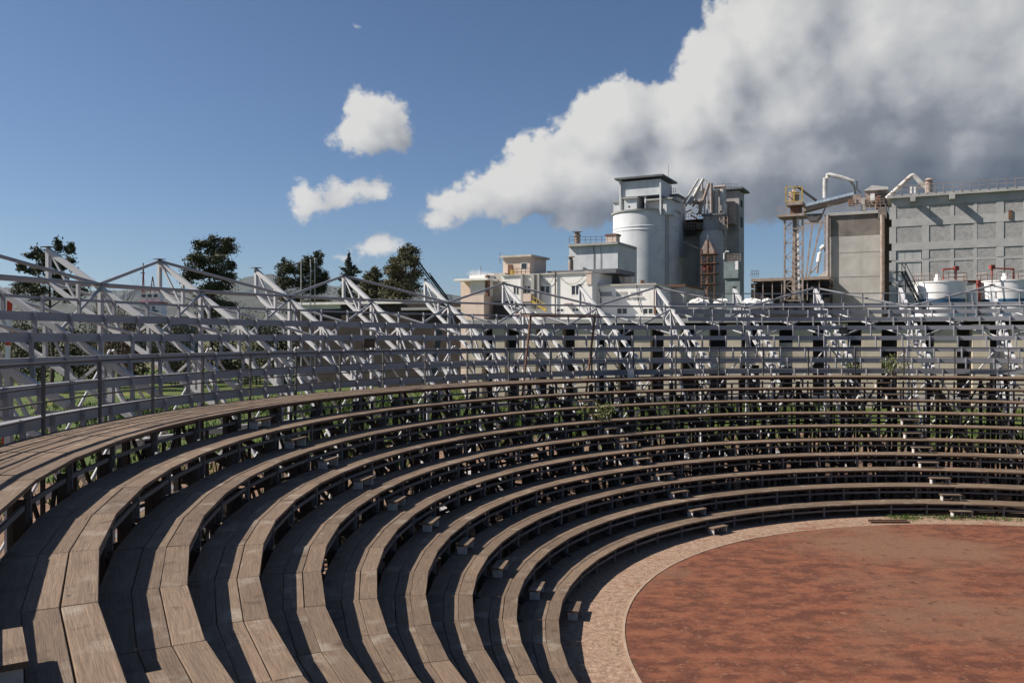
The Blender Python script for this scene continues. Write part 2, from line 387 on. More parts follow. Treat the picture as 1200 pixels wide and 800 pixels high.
for j in range(K0, K1):
    a = JA(j)
    bar('bearer', pol(RW+.14, a+.02, ZW-.078), pol(RW+.14, a+DA-.02, ZW-.078), .035, .06, 'wood_edge', t)
    bar('bearer', pol(RW+1.45, a+.02, ZW-.12), pol(RW+1.45, a+DA-.02, ZW-.12), .05, .14, 'steel_dark', t)
    bar('rail', pol(RW+.1, a, ZW-.27), pol(RW+.1, a+DA, ZW-.27), .035, .06, 'timber_grey', t)
for j in range(K0, K1+1):
    a = JA(j); bar('post', pol(RW+.1, a, ZT(9)), pol(RW+.1, a, ZW-.046), .06, .07, 'timber_grey', t, up=pol(1, a)-pol(0, a))

# frames under the tiers
for j in range(K0, K1+1):
    a = JA(j)+.55
    t = thing('support_frame', 'dark timber frame propping up the wooden tiers from below', 'support frame', pol(17, a, 0), 0, 'support frames under the wooden tiers')
    up = pol(1, a)-pol(0, a)
    for k in (3, 4, 5, 6, 7, 8, 9, 10):
        w = .13 if k in (5, 7, 9, 10) else .08
        bar('post', pol(RT(k)+.16, a, 0), pol(RT(k)+.16, a, ZT(k)-.2), w, w, 'timber', t, up=up)
    bar('raker', pol(RT(1)+.3, a, .12), pol(RT(10)+.1, a, ZT(9)-.12), .06, .14, 'timber', t)
    bar('brace', pol(RT(5), a, .05), pol(RT(8), a, ZT(7)-.1), .05, .08, 'timber', t)
    bar('brace', pol(RT(10)+.9, a, .05), pol(RT(8), a, ZT(7)-.2), .05, .08, 'timber', t)
    bar('post', pol(RW+1.5, a, 0), pol(RW+1.5, a, ZW-.2), .12, .12, 'timber', t, up=up)
    bar('tie', pol(RT(5), a, 1.15), pol(RW+1.5, a, 1.15), .05, .09, 'timber', t)
    bar('tie', pol(RT(8), a, 2.7), pol(RW+1.5, a, 2.7), .05, .09, 'timber', t)
    if j < K1:
        b_ = JA(j+1)+.55
        for rr, z0, z1 in ((RT(6)+.2, .1, ZT(6)-.25), (RT(8)+.2, .2, ZT(8)-.3), (RT(10)+.2, .5, ZT(10)-.35), (RW+1.4, .6, ZW-.3)):
            bar('cross_brace', pol(rr, a, z0), pol(rr, b_, z1), .045, .07, 'timber', t)
            if j % 2 == 0: bar('cross_brace', pol(rr+.06, a, z1), pol(rr+.06, b_, z0), .045, .07, 'timber', t)
            bar('ledger', pol(rr, a, z0+(z1-z0)*.55), pol(rr, b_, z0+(z1-z0)*.55), .05, .07, 'timber', t)
            am = (a+b_)/2
            bar('post', pol(rr+.1, am, 0), pol(rr+.1, am, z1+.05), .06, .06, 'timber', t, up=up)

# step stools on the aisles
AIS = [(168.8, 'aisle rising toward the dark trees', range(0, 10)), (125.6, 'aisle rising toward the white office building', range(0, 10)),
       (84.1, 'aisle rising toward the grey warehouse', range(0, 10)), (212.6, 'aisle farthest from the grey warehouse', range(0, 10))]
top = MB(); top.box(-.13, .13, -.34, .34, .172, .21); top_me = top.mesh('stool_top', 'wood')
leg = MB(); leg.box(-.105, .105, -.017, .017, 0, .172); leg_me = leg.mesh('stool_leg', 'stool_paint')
for an, where, rg in AIS:
    for k in rg:
        z0 = 0 if k == 0 else ZT(k)
        base = 'on the gravel' if k == 0 else 'on the %s tier' % ORD[k-1]
        a = an+random.uniform(-.4, .4)
        p = pol(RT(k+1)-.20 if k < 9 else RW-.2, a, z0)
        s = thing('step_stool', 'small wooden step stool %s, %s' % (base, where), 'step stool', p, rad(a+random.uniform(-2, 2)), 'step stools on the aisles')
        link('tread', top_me, s)
        for y in (-.29, .29): link('leg', leg_me, s, Matrix.Translation((0, y, 0)))
        if k == 0:
            bar('brace', p+Vector((0, 0, .06)), p+Vector((.001, 0, .165)), .03, .03, 'stool_paint', s)

# handrail on the outer edge of the walkway
t = thing('handrail', 'dark steel handrail with four rails along the plank walkway', 'handrail', (CX, CY, 0))
PA = lambda j: 184.3+DA*j
RH = RW+1.5
for j in range(-26, 12):
    a = PA(j); e = random.uniform(-.01, .01)
    bar('post', pol(RH, a, ZW), pol(RH+e, a, ZW+1.17), .05, .05, 'steel_dark', t, up=pol(1, a)-pol(0, a))
    if j < 11:
        bar('rail', pol(RH, a, ZW+1.19), pol(RH, a+DA, ZW+1.19), .06, .05, 'steel_dark', t)
        for z in (.30, .55, .80): bar('rail', pol(RH, a, ZW+z), pol(RH, a+DA, ZW+z), .03, .03, 'steel_dark', t)

# ------------------------------------------------------------------ outer steel stand: raked trusses and step beams
DT = 8.37; TA = lambda i: 110.35+DT*i
I0, I1 = -8, 11                                       # trusses from 43.8 deg to 202.8 deg
RA, ZA = 29.15, 8.56; RB, ZB = 22.4, 4.62; SL = (ZA-ZB)/(RA-RB)
zc = lambda r: ZA-(RA-r)*SL                           # top chord height
LB = .95                                              # lower chord lies this far below
WH = {6: 'in front of the scruffy pine', 5: 'in front of the small white ship', 4: 'left of the pointed evergreen with flagpoles', 3: 'in front of the thin fir',
      2: 'in front of the crane boom', 1: 'in front of the pink house', 0: 'in front of the white office windows', -1: 'at the right end of the white annex',
      -2: 'in front of the green filter box', -3: 'in front of the lattice mast', -4: 'in front of the concrete tower', -5: 'in front of the metal stair', -6: 'between the two white tanks',
      -7: 'in front of the farther white tank'}
for i in range(I0, I1+1):
    a = TA(i); up = pol(1, a)-pol(0, a)
    t = thing('raked_truss', 'white raked steel truss of the outer stand ' + WH.get(i, 'standing apart from the buildings and trees'), 'steel truss', pol(25, a, 0), 0, 'raked steel trusses of the outer stand')
    q = lambda r, z, s=0: pol(r, a+s, z)
    bar('top_chord', q(RB, ZB), q(RA+.05, ZA+.03), .12, .15, 'steel_bright', t)
    bar('bottom_chord', q(RB+.3, zc(RB+.3)-LB), q(RA, ZA-LB), .10, .12, 'steel_bright', t)
    bar('end_post', q(RA, ZA-LB), q(RA, ZA), .12, .12, 'steel_bright', t, up=up)
    bar('cap_plate', q(RA-.16, ZA+.115), q(RA+.16, ZA+.115), .3, .02, 'steel_dark', t)
    for r in (28.0, 25.4, 23.8):
        bar('web', q(r, zc(r)-LB), q(r, zc(r)), .09, .09, 'steel_bright', t, up=up)
    for r0, r1 in ((RA-.1, 28.0), (27.15, 27.95), (27.15, 26.35), (25.4, 26.2), (25.4, 24.6), (23.8, 24.5), (23.8, 23.0)):
        bar('web', q(r0, zc(r0)-.03), q(r1, zc(r1)-LB), .055, .06, 'steel_bright', t)
    for r in (27.15, 23.6):
        bar('column', q(r, 0), q(r, zc(r)-.05), .12, .12, 'steel_bright', t, up=up)
    bar('base_strut', q(23.2, .25), q(26.7, .25), .12, .15, 'steel_bright', t)
    bar('base_strut', q(23.2, .4), q(26.7, 4.6), .10, .11, 'steel_bright', t)
    bar('base_strut', q(26.7, .4), q(21.9, 3.4), .10, .11, 'steel_bright', t)
    bar('cap_plate', q(27.05, zc(27.15)+.12), q(27.4, zc(27.15)+.14), .26, .025, 'steel_dark', t)
    if i < I1:
        b_ = a+DT; cw = .5
        pipe('ring_pipe', q(27.2, 7.52), pol(27.2, b_, 7.52), .045, 'steel', t)
        pipe('ring_pipe', q(RA, ZA-LB), pol(RA, b_, ZA-LB), .045, 'steel', t)
        if i % 2 == 0: pipe('brace_pipe', q(27.2, 7.52), pol(RA, b_, ZA+.05), .052, 'steel', t)
        else: pipe('brace_pipe', q(RA, ZA+.05), pol(27.2, b_, 7.52), .052, 'steel', t)
        pipe('brace_pipe', q(27.15, 7.4), pol(25.2, b_, zc(25.2)-.3), .045, 'steel', t)
        pipe('brace_pipe', q(25.2, zc(25.2)-.35), pol(RA, b_, ZA-LB), .045, 'steel_bright', t)
        for r0, z0, z1 in ((26.7, .5, 5.6), (23.2, .5, 4.0)):
            pipe('cross_pipe', q(r0, z0), pol(r0, b_, z1), .04, 'steel_bright', t)
            pipe('cross_pipe', q(r0+.1, z1), pol(r0+.1, b_, z0), .04, 'steel_bright', t)
        bar('floor_beam', q(25.0, 3.1), pol(25.0, b_, 3.1), .12, .16, 'steel_bright', t)
ZR = [4.60, 5.07, 5.55, 6.06, 6.55, 6.98, 7.36, 7.72]
RR = [21.70+.815*i for i in range(8)]
NUM = ['first', 'second', 'third', 'fourth', 'fifth', 'sixth', 'seventh', 'eighth']
IG = -1                                               # the upper rows only stand on the bays up to this truss (101 deg)
for r_i in range(8):
    z, r = ZR[r_i], RR[r_i]
    t = thing('step_beam_row', '%s grey steel beam row of the bare outer stand, counted up from the plank walkway' % NUM[r_i], 'steel beam', (CX, CY, 0), 0, 'steel step beam rows')
    nb = 4 if r_i >= 6 else 3
    for i in range(I0, I1):
        full = r_i < 5 or i < IG
        if not full and r_i > 5: continue
        a, b_ = TA(i)+2.2, TA(i)+2.2+DT
        hh, ww = (.20, .05) if full else (.07, .05)
        for c in range(nb):
            a0, a1 = a+(b_-a)*c/nb, a+(b_-a)*(c+1)/nb
            if r_i in (5, 6, 7) and i == IG-1 and c == nb-1: continue
            if full:
                bar('beam', pol(r, a0, z-.1), pol(r, a1, z-.1), ww, hh, 'steel', t)
                bar('flange', pol(r+.09, a0, z-.012), pol(r+.09, a1, z-.012), .16, .02, 'steel', t)
            else: bar('beam', pol(r, a0, z-.035), pol(r, a1, z-.035), ww, hh, 'steel', t)
            zl = (ZR[r_i-1]-.02 if r_i else 4.05)
            up = pol(1, a0)-pol(0, a0)
            bar('bracket', pol(r-.07, a0, zl), pol(r-.07, a0, z+.015), .05, .09, 'steel', t, up=up)
            if full and r_i: bar('arm', pol(r-.82+.1, a0, zl-.03), pol(r+.03, a0, zl-.03), .05, .06, 'steel', t)
t = thing('guard_rail', 'thin steel guard rail crowning the complete part of the outer stand', 'guard rail', (CX, CY, 0))
for i in range(I0, IG):
    for c in range(4):
        a0, a1 = TA(i)+DT*c/4, TA(i)+DT*(c+1)/4
        bar('rail', pol(RR[7]+.5, a0, 8.24), pol(RR[7]+.5, a1, 8.24), .05, .05, 'steel', t)
        bar('post', pol(RR[7]+.5, a0, 7.6), pol(RR[7]+.5, a0, 8.24), .05, .05, 'steel', t)

# ------------------------------------------------------------------ the plant behind: buildings stand turned by PHI
PHI = 27.0
class Frame:
    """a vertical front plane through pixel column px at depth Y; local x runs along the front, y backwards, z up"""
    def __init__(s, px, Y, phi=PHI):
        o = P(px, 396.4, Y); s.o = Vector((o.x, o.y, 0)); s.phi = rad(phi)
        s.t = Vector((math.cos(s.phi), -math.sin(s.phi), 0)); s.n = Vector((math.sin(s.phi), math.cos(s.phi), 0))
    def uv(s, px, py, off=0):
        r = ray(px, py); o = s.o+s.n*off; C = Vector((0, 0, H))
        k = (o-C).dot(s.n)/r.dot(s.n); p = C+r*k; return (p-s.o).dot(s.t), p.z
    def rect(s, x0, y0, x1, y1, off=0):               # pixel rectangle -> local x0, x1, z0, z1
        xm, ym = (x0+x1)/2, (y0+y1)/2
        return s.uv(x0, ym, off)[0], s.uv(x1, ym, off)[0], s.uv(xm, y1, off)[1], s.uv(xm, y0, off)[1]
    def thing(s, name, label, cat, group=None): return thing(name, label, cat, s.o, -s.phi, group)
    def box(s, name, m, parent, x0, y0, x1, y1, off, depth, ground=False):
        a, b_, z0, z1 = s.rect(x0, y0, x1, y1, off)
        k = MB(); k.box(a, b_, off, off+depth, 0 if ground else z0, z1); return k.build(name, m, parent)
    def pt(s, px, py, off=0): x, z = s.uv(px, py, off); return Vector((x, off, z))
    def window(s, parent, x0, y0, x1, y1, off=0, panes=2, m='plaster_white'):
        a, b_, z0, z1 = s.rect(x0, y0, x1, y1, off); f = .07
        k = MB(); k.box(a-f, b_+f, off-.02, off+.1, z0-f, z0); k.box(a-f, b_+f, off-.02, off+.1, z1, z1+f); k.box(a-f, a, off-.02, off+.1, z0, z1); k.box(b_, b_+f, off-.02, off+.1, z0, z1)
        for q in range(1, panes): x = a+(b_-a)*q/panes; k.box(x-.04, x+.04, off-.01, off+.1, z0, z1)
        w = k.build('window', m, parent)
        for q in range(panes):
            k = MB(); k.box(a+(b_-a)*q/panes+.045*(q > 0), a+(b_-a)*(q+1)/panes-.045*(q < panes-1), off-.004, off+.06, z0+.002, z1-.002); k.build('pane', 'glass', w)
        return w
def rail_run(parent, pts, h, m, n, name='railing', rails=2, w=.05):
    k = MB()
    for a, b_ in zip(pts[:-1], pts[1:]):
        a, b_ = Vector(a), Vector(b_)
        for q in range(n+1):
            p = a.lerp(b_, q/n); k.bar(p, p+Vector((0, 0, h)), w)
        for q in range(1, rails+1): k.bar(a+Vector((0, 0, h*q/rails)), b_+Vector((0, 0, h*q/rails)), w)
    return k.build(name, m, parent)

# long loading bay at the foot of the plant: tan concrete piers and dark bays
f = Frame(540, 84, 19)
t = f.thing('loading_bay', 'long tan concrete loading bay with dark openings behind the steel stand', 'building')
a, b_, z0, z1 = f.rect(545, 366, 1330, 372)
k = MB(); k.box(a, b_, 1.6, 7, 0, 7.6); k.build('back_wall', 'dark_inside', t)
nb = 20; random.seed(5)
for i in range(nb):
    x = a+(b_-a)*i/nb; w = (b_-a)/nb
    pw = random.choice((.45, .55, .6, .75))*w
    k = MB(); k.box(x, x+pw, random.uniform(0, .3), 1.6, 0, 7.2+random.uniform(-.3, .1)); k.build('pier', 'concrete_tan', t)
    if random.random() < .6:
        k = MB(); k.box(x+pw, x+w, .5, 1.6, random.uniform(3.2, 4.2), random.uniform(4.9, 5.6)); k.build('lintel', 'plaster_dirty_shaded', t)
k = MB(); k.box(a-.3, b_+.3, -.25, 7.2, 7.35, 7.75); k.build('roof_slab', 'concrete', t)

# pinkish house at the left end
f = Frame(540, 92)
t = f.thing('pink_house', 'low pale pink house with flat overhanging roof left of the white office', 'house')
f.box('wall', 'plaster_pink', t, 540, 346, 567, 380, 0, 6, True)
f.box('upper_wall', 'plaster_white', t, 551, 324, 569, 347, .3, 5)
f.box('porch_wall', 'plaster_pink', t, 540, 329, 552, 346, 1.8, 3)
f.box('roof', 'plaster_white', t, 532, 326, 571, 328.6, -.4, 6)
f.box('parapet', 'plaster_white', t, 550, 322, 570, 326, .2, 5)
f.box('pilaster', 'rust', t, 568.5, 323, 571.5, 347, .15, .5)
f2 = Frame(571, 91, -30)
k = MB(); x1_, _, _, z1_ = 0, 0, 0, f.uv(571, 320)[1]
f.box('side_wall', 'plaster_dirty_shaded', t, 571, 320, 592, 380, 2.0, 6, True)
k = MB(); p = f.pt(553, 322); k.tube([p+Vector((0, 2, 0)), p+Vector((0, 2, 1.1))], .03, 6); k.build('aerial', 'steel_dark', t)

# white office building
f = Frame(590, 91)
t = f.thing('office_building', 'white two storey office building with stained plaster and dark windows', 'building')
f.box('wall', 'plaster_white', t, 588, 321.5, 694, 372, 0, 9, True)
f.box('roof', 'roof_grey', t, 641, 316, 722, 321, 2.5, 6)
f.box('roof_edge', 'plaster_dirty_shaded', t, 588, 320, 694, 321.5, -.15, 9)
for w in ((602, 336, 608, 345), (613.5, 335.3, 621.5, 343), (634, 335.5, 644, 344.5), (670, 334.6, 679, 345)): f.window(t, *w)
for w in ((653, 362, 660, 364.8), (671, 361.6, 678, 364.4)): f.window(t, *w)
for x0, x1 in ((610, 612.3), (622.3, 625.7), (629.8, 631.8)): f.box('pilaster', 'concrete', t, x0, 321, x1, 362, -.5, .5)
f.box('drain_pipe', 'steel_dark', t, 650, 317, 651, 372, -.2, .12)
f.box('balcony', 'plaster_pink', t, 613, 344, 622, 353, -1.0, 1.0)
f.box('canopy', 'rust', t, 661, 355.5, 669, 357, -.6, .6)
f.box('recess_shade', 'dark_inside', t, 578, 353, 607, 372, -.08, .3)  # dark panel on the wall, painted shade of the recess
k = MB(); k.bar(f.pt(622, 352, -.9), f.pt(640, 364, -.9), .12, .25); k.bar(f.pt(622, 346, -.9), f.pt(640, 357, -.9), .06, .06)
for q in range(6):
    p = f.pt(622+3.4*q, 352+2.3*q, -.9); k.bar(p, p+Vector((0, 0, .6)), .05)
k.build('stair', 'yellow_paint', t)
for x0, x1 in ((634, 650), (655, 685)):
    k = MB(); pa, pb = f.pt(x0, 323, -.12), f.pt(x1, 322.5, -.12)
    k.tube([pa.lerp(pb, q/8)-Vector((0, 0, .9*(1-(q/4-1)**2))) for q in range(9)], .02, 4); k.build('cable', 'black_plastic', t)
f.box('chimney', 'plaster_pink', t, 687, 319, 693, 333, -.1, 1.2)
f.box('vent_cowl', 'rusty_steel', t, 684, 317.3, 690, 319.5, .3, .8)
# rooftop hut
f = Frame(589, 93)
t = f.thing('rooftop_hut', 'pink plaster hut with flat roof on top of the white office', 'hut')
a, b_, z0, z1 = f.rect(589.5, 301.5, 621, 324)
k = MB(); k.box(a, b_, 0, 4.2, z0, z1); k.build('wall', 'plaster_pink', t)
k = MB(); k.box(a-.25, b_+.3, -.3, 4.5, z1, z1+.22); k.build('roof', 'plaster_dirty_shaded', t)
f.box('door', 'rust', t, 595, 310, 600.5, 323, -.05, .2)
f.box('panel', 'yellow_paint', t, 598, 316, 602.5, 323, -.4, .1)
f.window(t, 611, 308.5, 617.5, 315.5, 0, 1)
rail_run(t, [f.pt(601, 323, -.9), f.pt(621, 322.5, -.9)], .75, 'rust', 4)
k = MB(); p = f.pt(586, 305); k.tube([p-Vector((0, 0, .4)), p+Vector((0, 0, .9))], .03, 5); k.bar(p+Vector((-.2, 0, .1)), p+Vector((.2, 0, .1)), .04); k.build('aerial', 'steel_dark', t)

# annex right of the office
f = Frame(697, 88)
t = f.thing('annex_building', 'low white annex with blind window panels in front of the round silo', 'building')
f.box('wall', 'plaster_white', t, 694, 334, 768, 380, 0, 8, True)
f.box('roof_edge', 'plaster_dirty_shaded', t, 693, 332.7, 769, 334.3, -.15, 8)
for x0 in (704, 722, 739):
    f.box('blind_panel', 'concrete', t, x0, 342, x0+13, 347, -.03, .2); f.box('sill', 'plaster_white', t, x0-1, 347, x0+14, 348, -.15, .3)
for x0 in (723.5, 754): f.window(t, x0, 361.5, x0+11, 367.5)
f.box('stain_strip', 'plaster_pink', t, 696, 335, 699, 366, -.06, .1)
k = MB(); k.tube([f.pt(702, 339, -.1), f.pt(704, 344, -.1), f.pt(704, 366, -.1)], .05, 6); k.tube([f.pt(746, 334, -.1), f.pt(748, 352, -.1), f.pt(752, 366, -.1)], .04, 6); k.build('drain_pipe', 'steel_dark', t)
f.box('side_wall', 'plaster_dirty_shaded', t, 768.5, 335, 803, 380, 5.5, 8, True)
f.box('roof', 'rust', t, 768.5, 333.5, 803, 336, 5.2, 8)
f.box('rust_corner', 'rust', t, 766, 335, 768.3, 368, -.05, .5)
for x0 in (750.6, 753): f.box('flue', 'rust', t, x0, 328, x0+1.3, 334, 2, .3)
f.box('lean_to', 'plaster_dirty_shaded', t, 692, 319, 722, 336, 4.5, 6)  # shadowed wall set back; its shade is put into the darker plaster
k = MB(); k.slab([f.uv(693, 318, 4.3), f.uv(722, 316, 4.3), f.uv(728, 334, 4.3), f.uv(716, 332, 4.3)], 4.2, 4.48); k.build('roof_slope', 'roof_grey', t)

# upper white block with vents
f = Frame(666, 118)
t = f.thing('upper_block', 'plain white block with railing and mushroom vents left of the round silo', 'building')
f.box('wall', 'silo_paint', t, 667, 287, 724, 330, 0, 8, True)
f.box('roof', 'concrete', t, 665, 284.5, 724, 287.5, -.5, 8)
rail_run(t, [f.pt(667, 285, 0), f.pt(718, 284, 0)], .85, 'steel_dark', 8)
for x, y0, y1 in ((676.5, 271, 285),):
    p = f.pt(x, y1, .8); h = f.uv(x, y0, .8)[1]-p.z
    k = MB(); k.lathe([(.42, p.z), (.42, p.z+h*.55), (.52, p.z+h*.6), (.52, p.z+h*.7), (.35, p.z+h*.75), (.35, p.z+h*.92), (.75, p.z+h*.94), (.3, p.z+h)], 14, (p.x, p.y)); k.build('vent', 'rusty_steel', t, True)
p = f.pt(669, 325, -1.2); h = f.uv(669, 300, -1.2)[1]
k = MB(); k.lathe([(.35, p.z), (.35, h-.6), (.25, h-.55), (.25, h-.2), (.62, h-.15), (.2, h+.05)], 14, (p.x, p.y)); k.build('vent', 'rusty_steel', t, True)
f.box('stack', 'plaster_pink', t, 710, 276, 722, 286, 1.5, 1.5)
f.box('stack_cap', 'rust', t, 709, 274, 723, 276, 1.4, 1.7)
k = MB(); k.tube([f.pt(696, 288, -.06), f.pt(696, 330, -.06)], .04, 5); k.tube([f.pt(704, 288, -.06), f.pt(704, 330, -.06)], .03, 5); k.build('drain_pipe', 'steel_dark', t)

# round silo with head house
f = Frame(757, 132)
ctr = f.pt(757, 300, 5.3); rs = 38.6/F*(132+4.7)
t = f.thing('round_silo', 'tall round pale grey silo with two rings near its rim', 'silo')
zt = f.uv(757, 251, 5.3)[1]; zb1, zb2 = f.uv(757, 264, 0)[1], f.uv(757, 268, 0)[1]
k = MB(); k.lathe([(rs, 0), (rs, zb2-.1), (rs+.06, zb2-.05), (rs+.06, zb2+.05), (rs, zb2+.1), (rs, zb1-.1), (rs+.06, zb1-.05), (rs+.06, zb1+.05), (rs, zb1+.1), (rs, zt-.15)], 64, (ctr.x, ctr.y)); k.build('shell', 'silo_paint', t, True)
k = MB(); k.lathe([(rs+.2, zt-.15), (rs+.25, zt+.1), (rs-.3, zt+.1)], 64, (ctr.x, ctr.y)); k.build('rim', 'concrete', t)
k = MB(); an = rad(-35); p = (ctr.x+(rs+.02)*math.cos(an), ctr.y+(rs+.02)*math.sin(an)); k.box(p[0]-.25, p[0]+.25, p[1]-.25, p[1]+.25, 0, zt-.2); k.build('stain_duct', 'concrete', t)
hh = f.thing('silo_head_house', 'grey head house on posts standing on the round silo', 'head house')
def hb(name, m, x0, y0, x1, y1, off, d): return f.box(name, m, hh, x0, y0, x1, y1, off, d)
hb('upper_box', 'silo_paint', 727, 211.5, 773.5, 229.5, 1.2, 6.5)
a, b_, z0, z1 = f.rect(726, 208, 774, 212, 1.2)
k = MB(); k.box(a-.6, b_+.6, .5, 8.6, z1-.15, z1+.12); k.build('roof', 'roof_grey', hh)
for x in (726.5, 756, 773.7): hb('post', 'silo_paint', x-.9, 229 if x == 756 else 210, x+.9, 251.5, .9 if x != 756 else 1.4, .3)
hb('machine_room', 'silo_paint', 731.5, 232.5, 746, 251.5, .8, 3.2)
hb('room_roof', 'concrete', 730, 231, 747, 232.6, .5, 3.8)
hb('machine_room', 'silo_paint', 718.8, 237, 727, 252, 2.6, 3)
hb('room_roof', 'concrete', 717, 235.8, 728, 237.2, 2.4, 3.4)
hb('machine_room', 'silo_paint', 758, 234, 776, 251.5, 2.6, 3)
hb('machine_room', 'silo_paint', 777, 234, 786.5, 251.5, 1.6, 4.5)
hb('room_roof', 'concrete', 757, 232.2, 788, 234, 1.3, 5)
hb('machine_room', 'silo_paint', 784, 229.5, 793.5, 300, 6.5, 5)
hb('room_roof', 'roof_grey', 783, 227.5, 795, 229.6, 6.2, 5.4)
hb('port', 'dark_inside', 736.2, 241.3, 738, 243.2, .76, .1)
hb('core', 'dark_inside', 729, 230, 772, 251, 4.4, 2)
rail_run(hh, [f.pt(784, 227.5, 6.5), f.pt(792, 227.5, 6.5)], .9, 'steel_dark', 3)
k = MB(); p = f.pt(783.5, 208, 4); k.tube([p, p+Vector((0, 0, 2))], .03, 5); k.build('aerial', 'steel_dark', hh)

# mill tower full of ducts
f = Frame(850, 140)
t = f.thing('mill_tower', 'tall dark concrete mill tower beside the round silo', 'tower')
a, b_, z0, z1 = f.rect(840, 224, 866, 345)
k = MB(); k.box(a, b_, 0, 4.0, 0, z1); k.build('wall', 'concrete', t)
k = MB(); zr = f.uv(866, 222)[1]
k.slab([(a-.6, zr), (b_+.7, zr), (b_+.7, zr+.3), (a-.6, zr+.3)], -.6, 5.0); k.build('roof', 'roof_grey', t)
for y0, y1 in ((233, 241), (253, 265)):
    z0, z1 = f.uv(866, y1)[1], f.uv(866, y0)[1]
    k = MB(); k.box(b_-.1, b_+.04, 1.2, 2.6, z0, z1); k.build('window', 'dark_inside', t)
rail_run(t, [f.pt(846, 222, .5), f.pt(864, 222, .5)], .9, 'steel_dark', 5)
f.box('wing_wall', 'concrete', t, 824, 252, 847, 345, -4.2, 5, True)
f.box('wing_roof', 'roof_grey', t, 822, 250, 849, 252.2, -4.6, 5.6)
f.box('gallery', 'rusty_steel', t, 851, 236, 860, 262, -2.5, 2.5)
for x0 in (862,): f.box('ledge', 'concrete', t, 845, 268, 866, 270, -.4, .6)
k = MB(); p = f.pt(812, 300, 0)
k.lathe([(2.6, 0), (2.6, f.uv(812, 262)[1]), (2.3, f.uv(812, 260)[1])], 28, (p.x, p.y)); k.build('drum', 'concrete', t, True)
k = MB(); p = f.pt(834, 300, -5.5)
k.lathe([(1.9, 0), (1.9, f.uv(834, 282)[1]), (1.6, f.uv(834, 276)[1])], 24, (p.x, p.y)); k.build('drum', 'concrete', t, True)
p = f.pt(820.5, 240, -3); zv = lambda y: f.uv(820, y, -3)[1]
k = MB(); k.lathe([(.95, zv(236)), (.95, zv(224)), (1.1, zv(223.5)), (.3, zv(218))], 20, (p.x, p.y)); k.build('vessel', 'tank_white', t, True)
k = MB(); k.lathe([(1.5, zv(238)), (1.45, zv(236)), (.9, zv(235))], 20, (p.x, p.y)); k.build('vessel_collar', 'rusty_steel', t, True)
for x, y0, y1, r in ((838.7, 224, 253, .42), (847.5, 222, 240, .5), (849, 239, 254, .45)):
    k = MB(); k.tube([f.pt(x, y1, -3), f.pt(x, y0, -3)], r, 14); k.build('duct', 'pale_pipe', t, True)
k = MB(); k.tube([f.pt(837, 219.5, -3), f.pt(850, 218.5, -3)], .25, 8); k.build('duct', 'rusty_steel', t, True)
for pts, r in (([(801, 239), (818.5, 210)], .18), ([(803, 242), (822, 214)], .14), ([(808, 240), (824.5, 209.5), (831, 215.5)], .26),
               ([(831, 215), (819, 251)], .24), ([(833.5, 215), (834, 252)], .26), ([(829, 222), (829, 252)], .14), ([(825.5, 230), (825.5, 252)], .12),
               ([(822.5, 213), (822.5, 224)], .22), ([(820, 218), (827, 226)], .1)):
    k = MB(); k.tube([f.pt(x, y, -4) for x, y in pts], r, 10); k.build('pipe', random.choice(('pale_pipe', 'rusty_steel')), t, True)
random.seed(11)
for q in range(26):                                   # landings, struts and small gear
    x, y = random.uniform(800, 846), random.uniform(238, 258)
    pa = f.pt(x, y, random.uniform(-4.5, -1)); d = Vector((random.uniform(-1.2, 1.2), random.uniform(-.4, .4), random.uniform(-1, 1)))
    k = MB(); k.tube([pa, pa+d], random.uniform(.05, .16), 7); k.build('pipe', random.choice(('rusty_steel', 'pale_pipe', 'rust')), t, True)
for y in (257, 268):
    f.box('landing', 'rust', t, 801, y, 826, y+.9, -4.4, 3.4)
    rail_run(t, [f.pt(801, y, -4.4), f.pt(826, y, -4.4)], .9, 'rusty_steel', 8)
f.box('opening_shade', 'dark_inside', t, 803, 262, 816, 276, -4.0, .3)  # dark slab, the shade inside the opening put into its colour
for x in (846, 850): 
    k = MB()
    for q in range(14):
        y = 256+q*6.2
        k.bar(f.pt(x-2.4, y, -4.4), f.pt(x+2.4, y+3, -4.4), .07)
    k.bar(f.pt(x-2.5, 254, -4.4), f.pt(x-2.5, 342, -4.4), .12); k.bar(f.pt(x+2.5, 254, -4.4), f.pt(x+2.5, 342, -4.4), .12)
    k.build('stair_frame', 'rusty_steel', t)
# rusty hoist in front
f = Frame(828, 131)
t = f.thing('bucket_hoist', 'rusty brown hoist tower standing in front of the mill tower', 'hoist')
for x in (822, 829, 837):
    k = MB(); k.bar(f.pt(x, 350, 0), f.pt(x, 292 if x != 829 else 280, 0), .16); k.bar(f.pt(x, 350, 2), f.pt(x, 292, 2), .16); k.build('post', 'rust', t)
for y in (297, 308, 320, 332): 
    f.box('platform', 'rust', t, 820, y, 839, y+.8, -.2, 2.4)
    k = MB(); k.bar(f.pt(822, y+10, 0), f.pt(837, y, 0), .09); k.build('brace', 'rust', t)
k = MB(); k.slab([f.uv(820, 297), f.uv(838, 297), f.uv(832, 283), f.uv(827, 281)], 0, 2); k.build('hood', 'rusty_steel', t)
f.box('motor', 'red_pipe', t, 824, 310, 833, 317, .3, 1.2)
f.box('casing', 'rusty_steel', t, 825.5, 298, 832, 345, .5, 1.2)
k = MB(); k.tube([f.pt(829, 283, 1), f.pt(829.3, 275, 1)], .12, 8); k.build('vent', 'tank_white', t)
k = MB(); k.bar(f.pt(837, 299, 1), f.pt(848, 305, 1), .1); k.bar(f.pt(800, 283, 1), f.pt(823, 293, 1), .14); k.build('strut', 'rusty_steel', t)
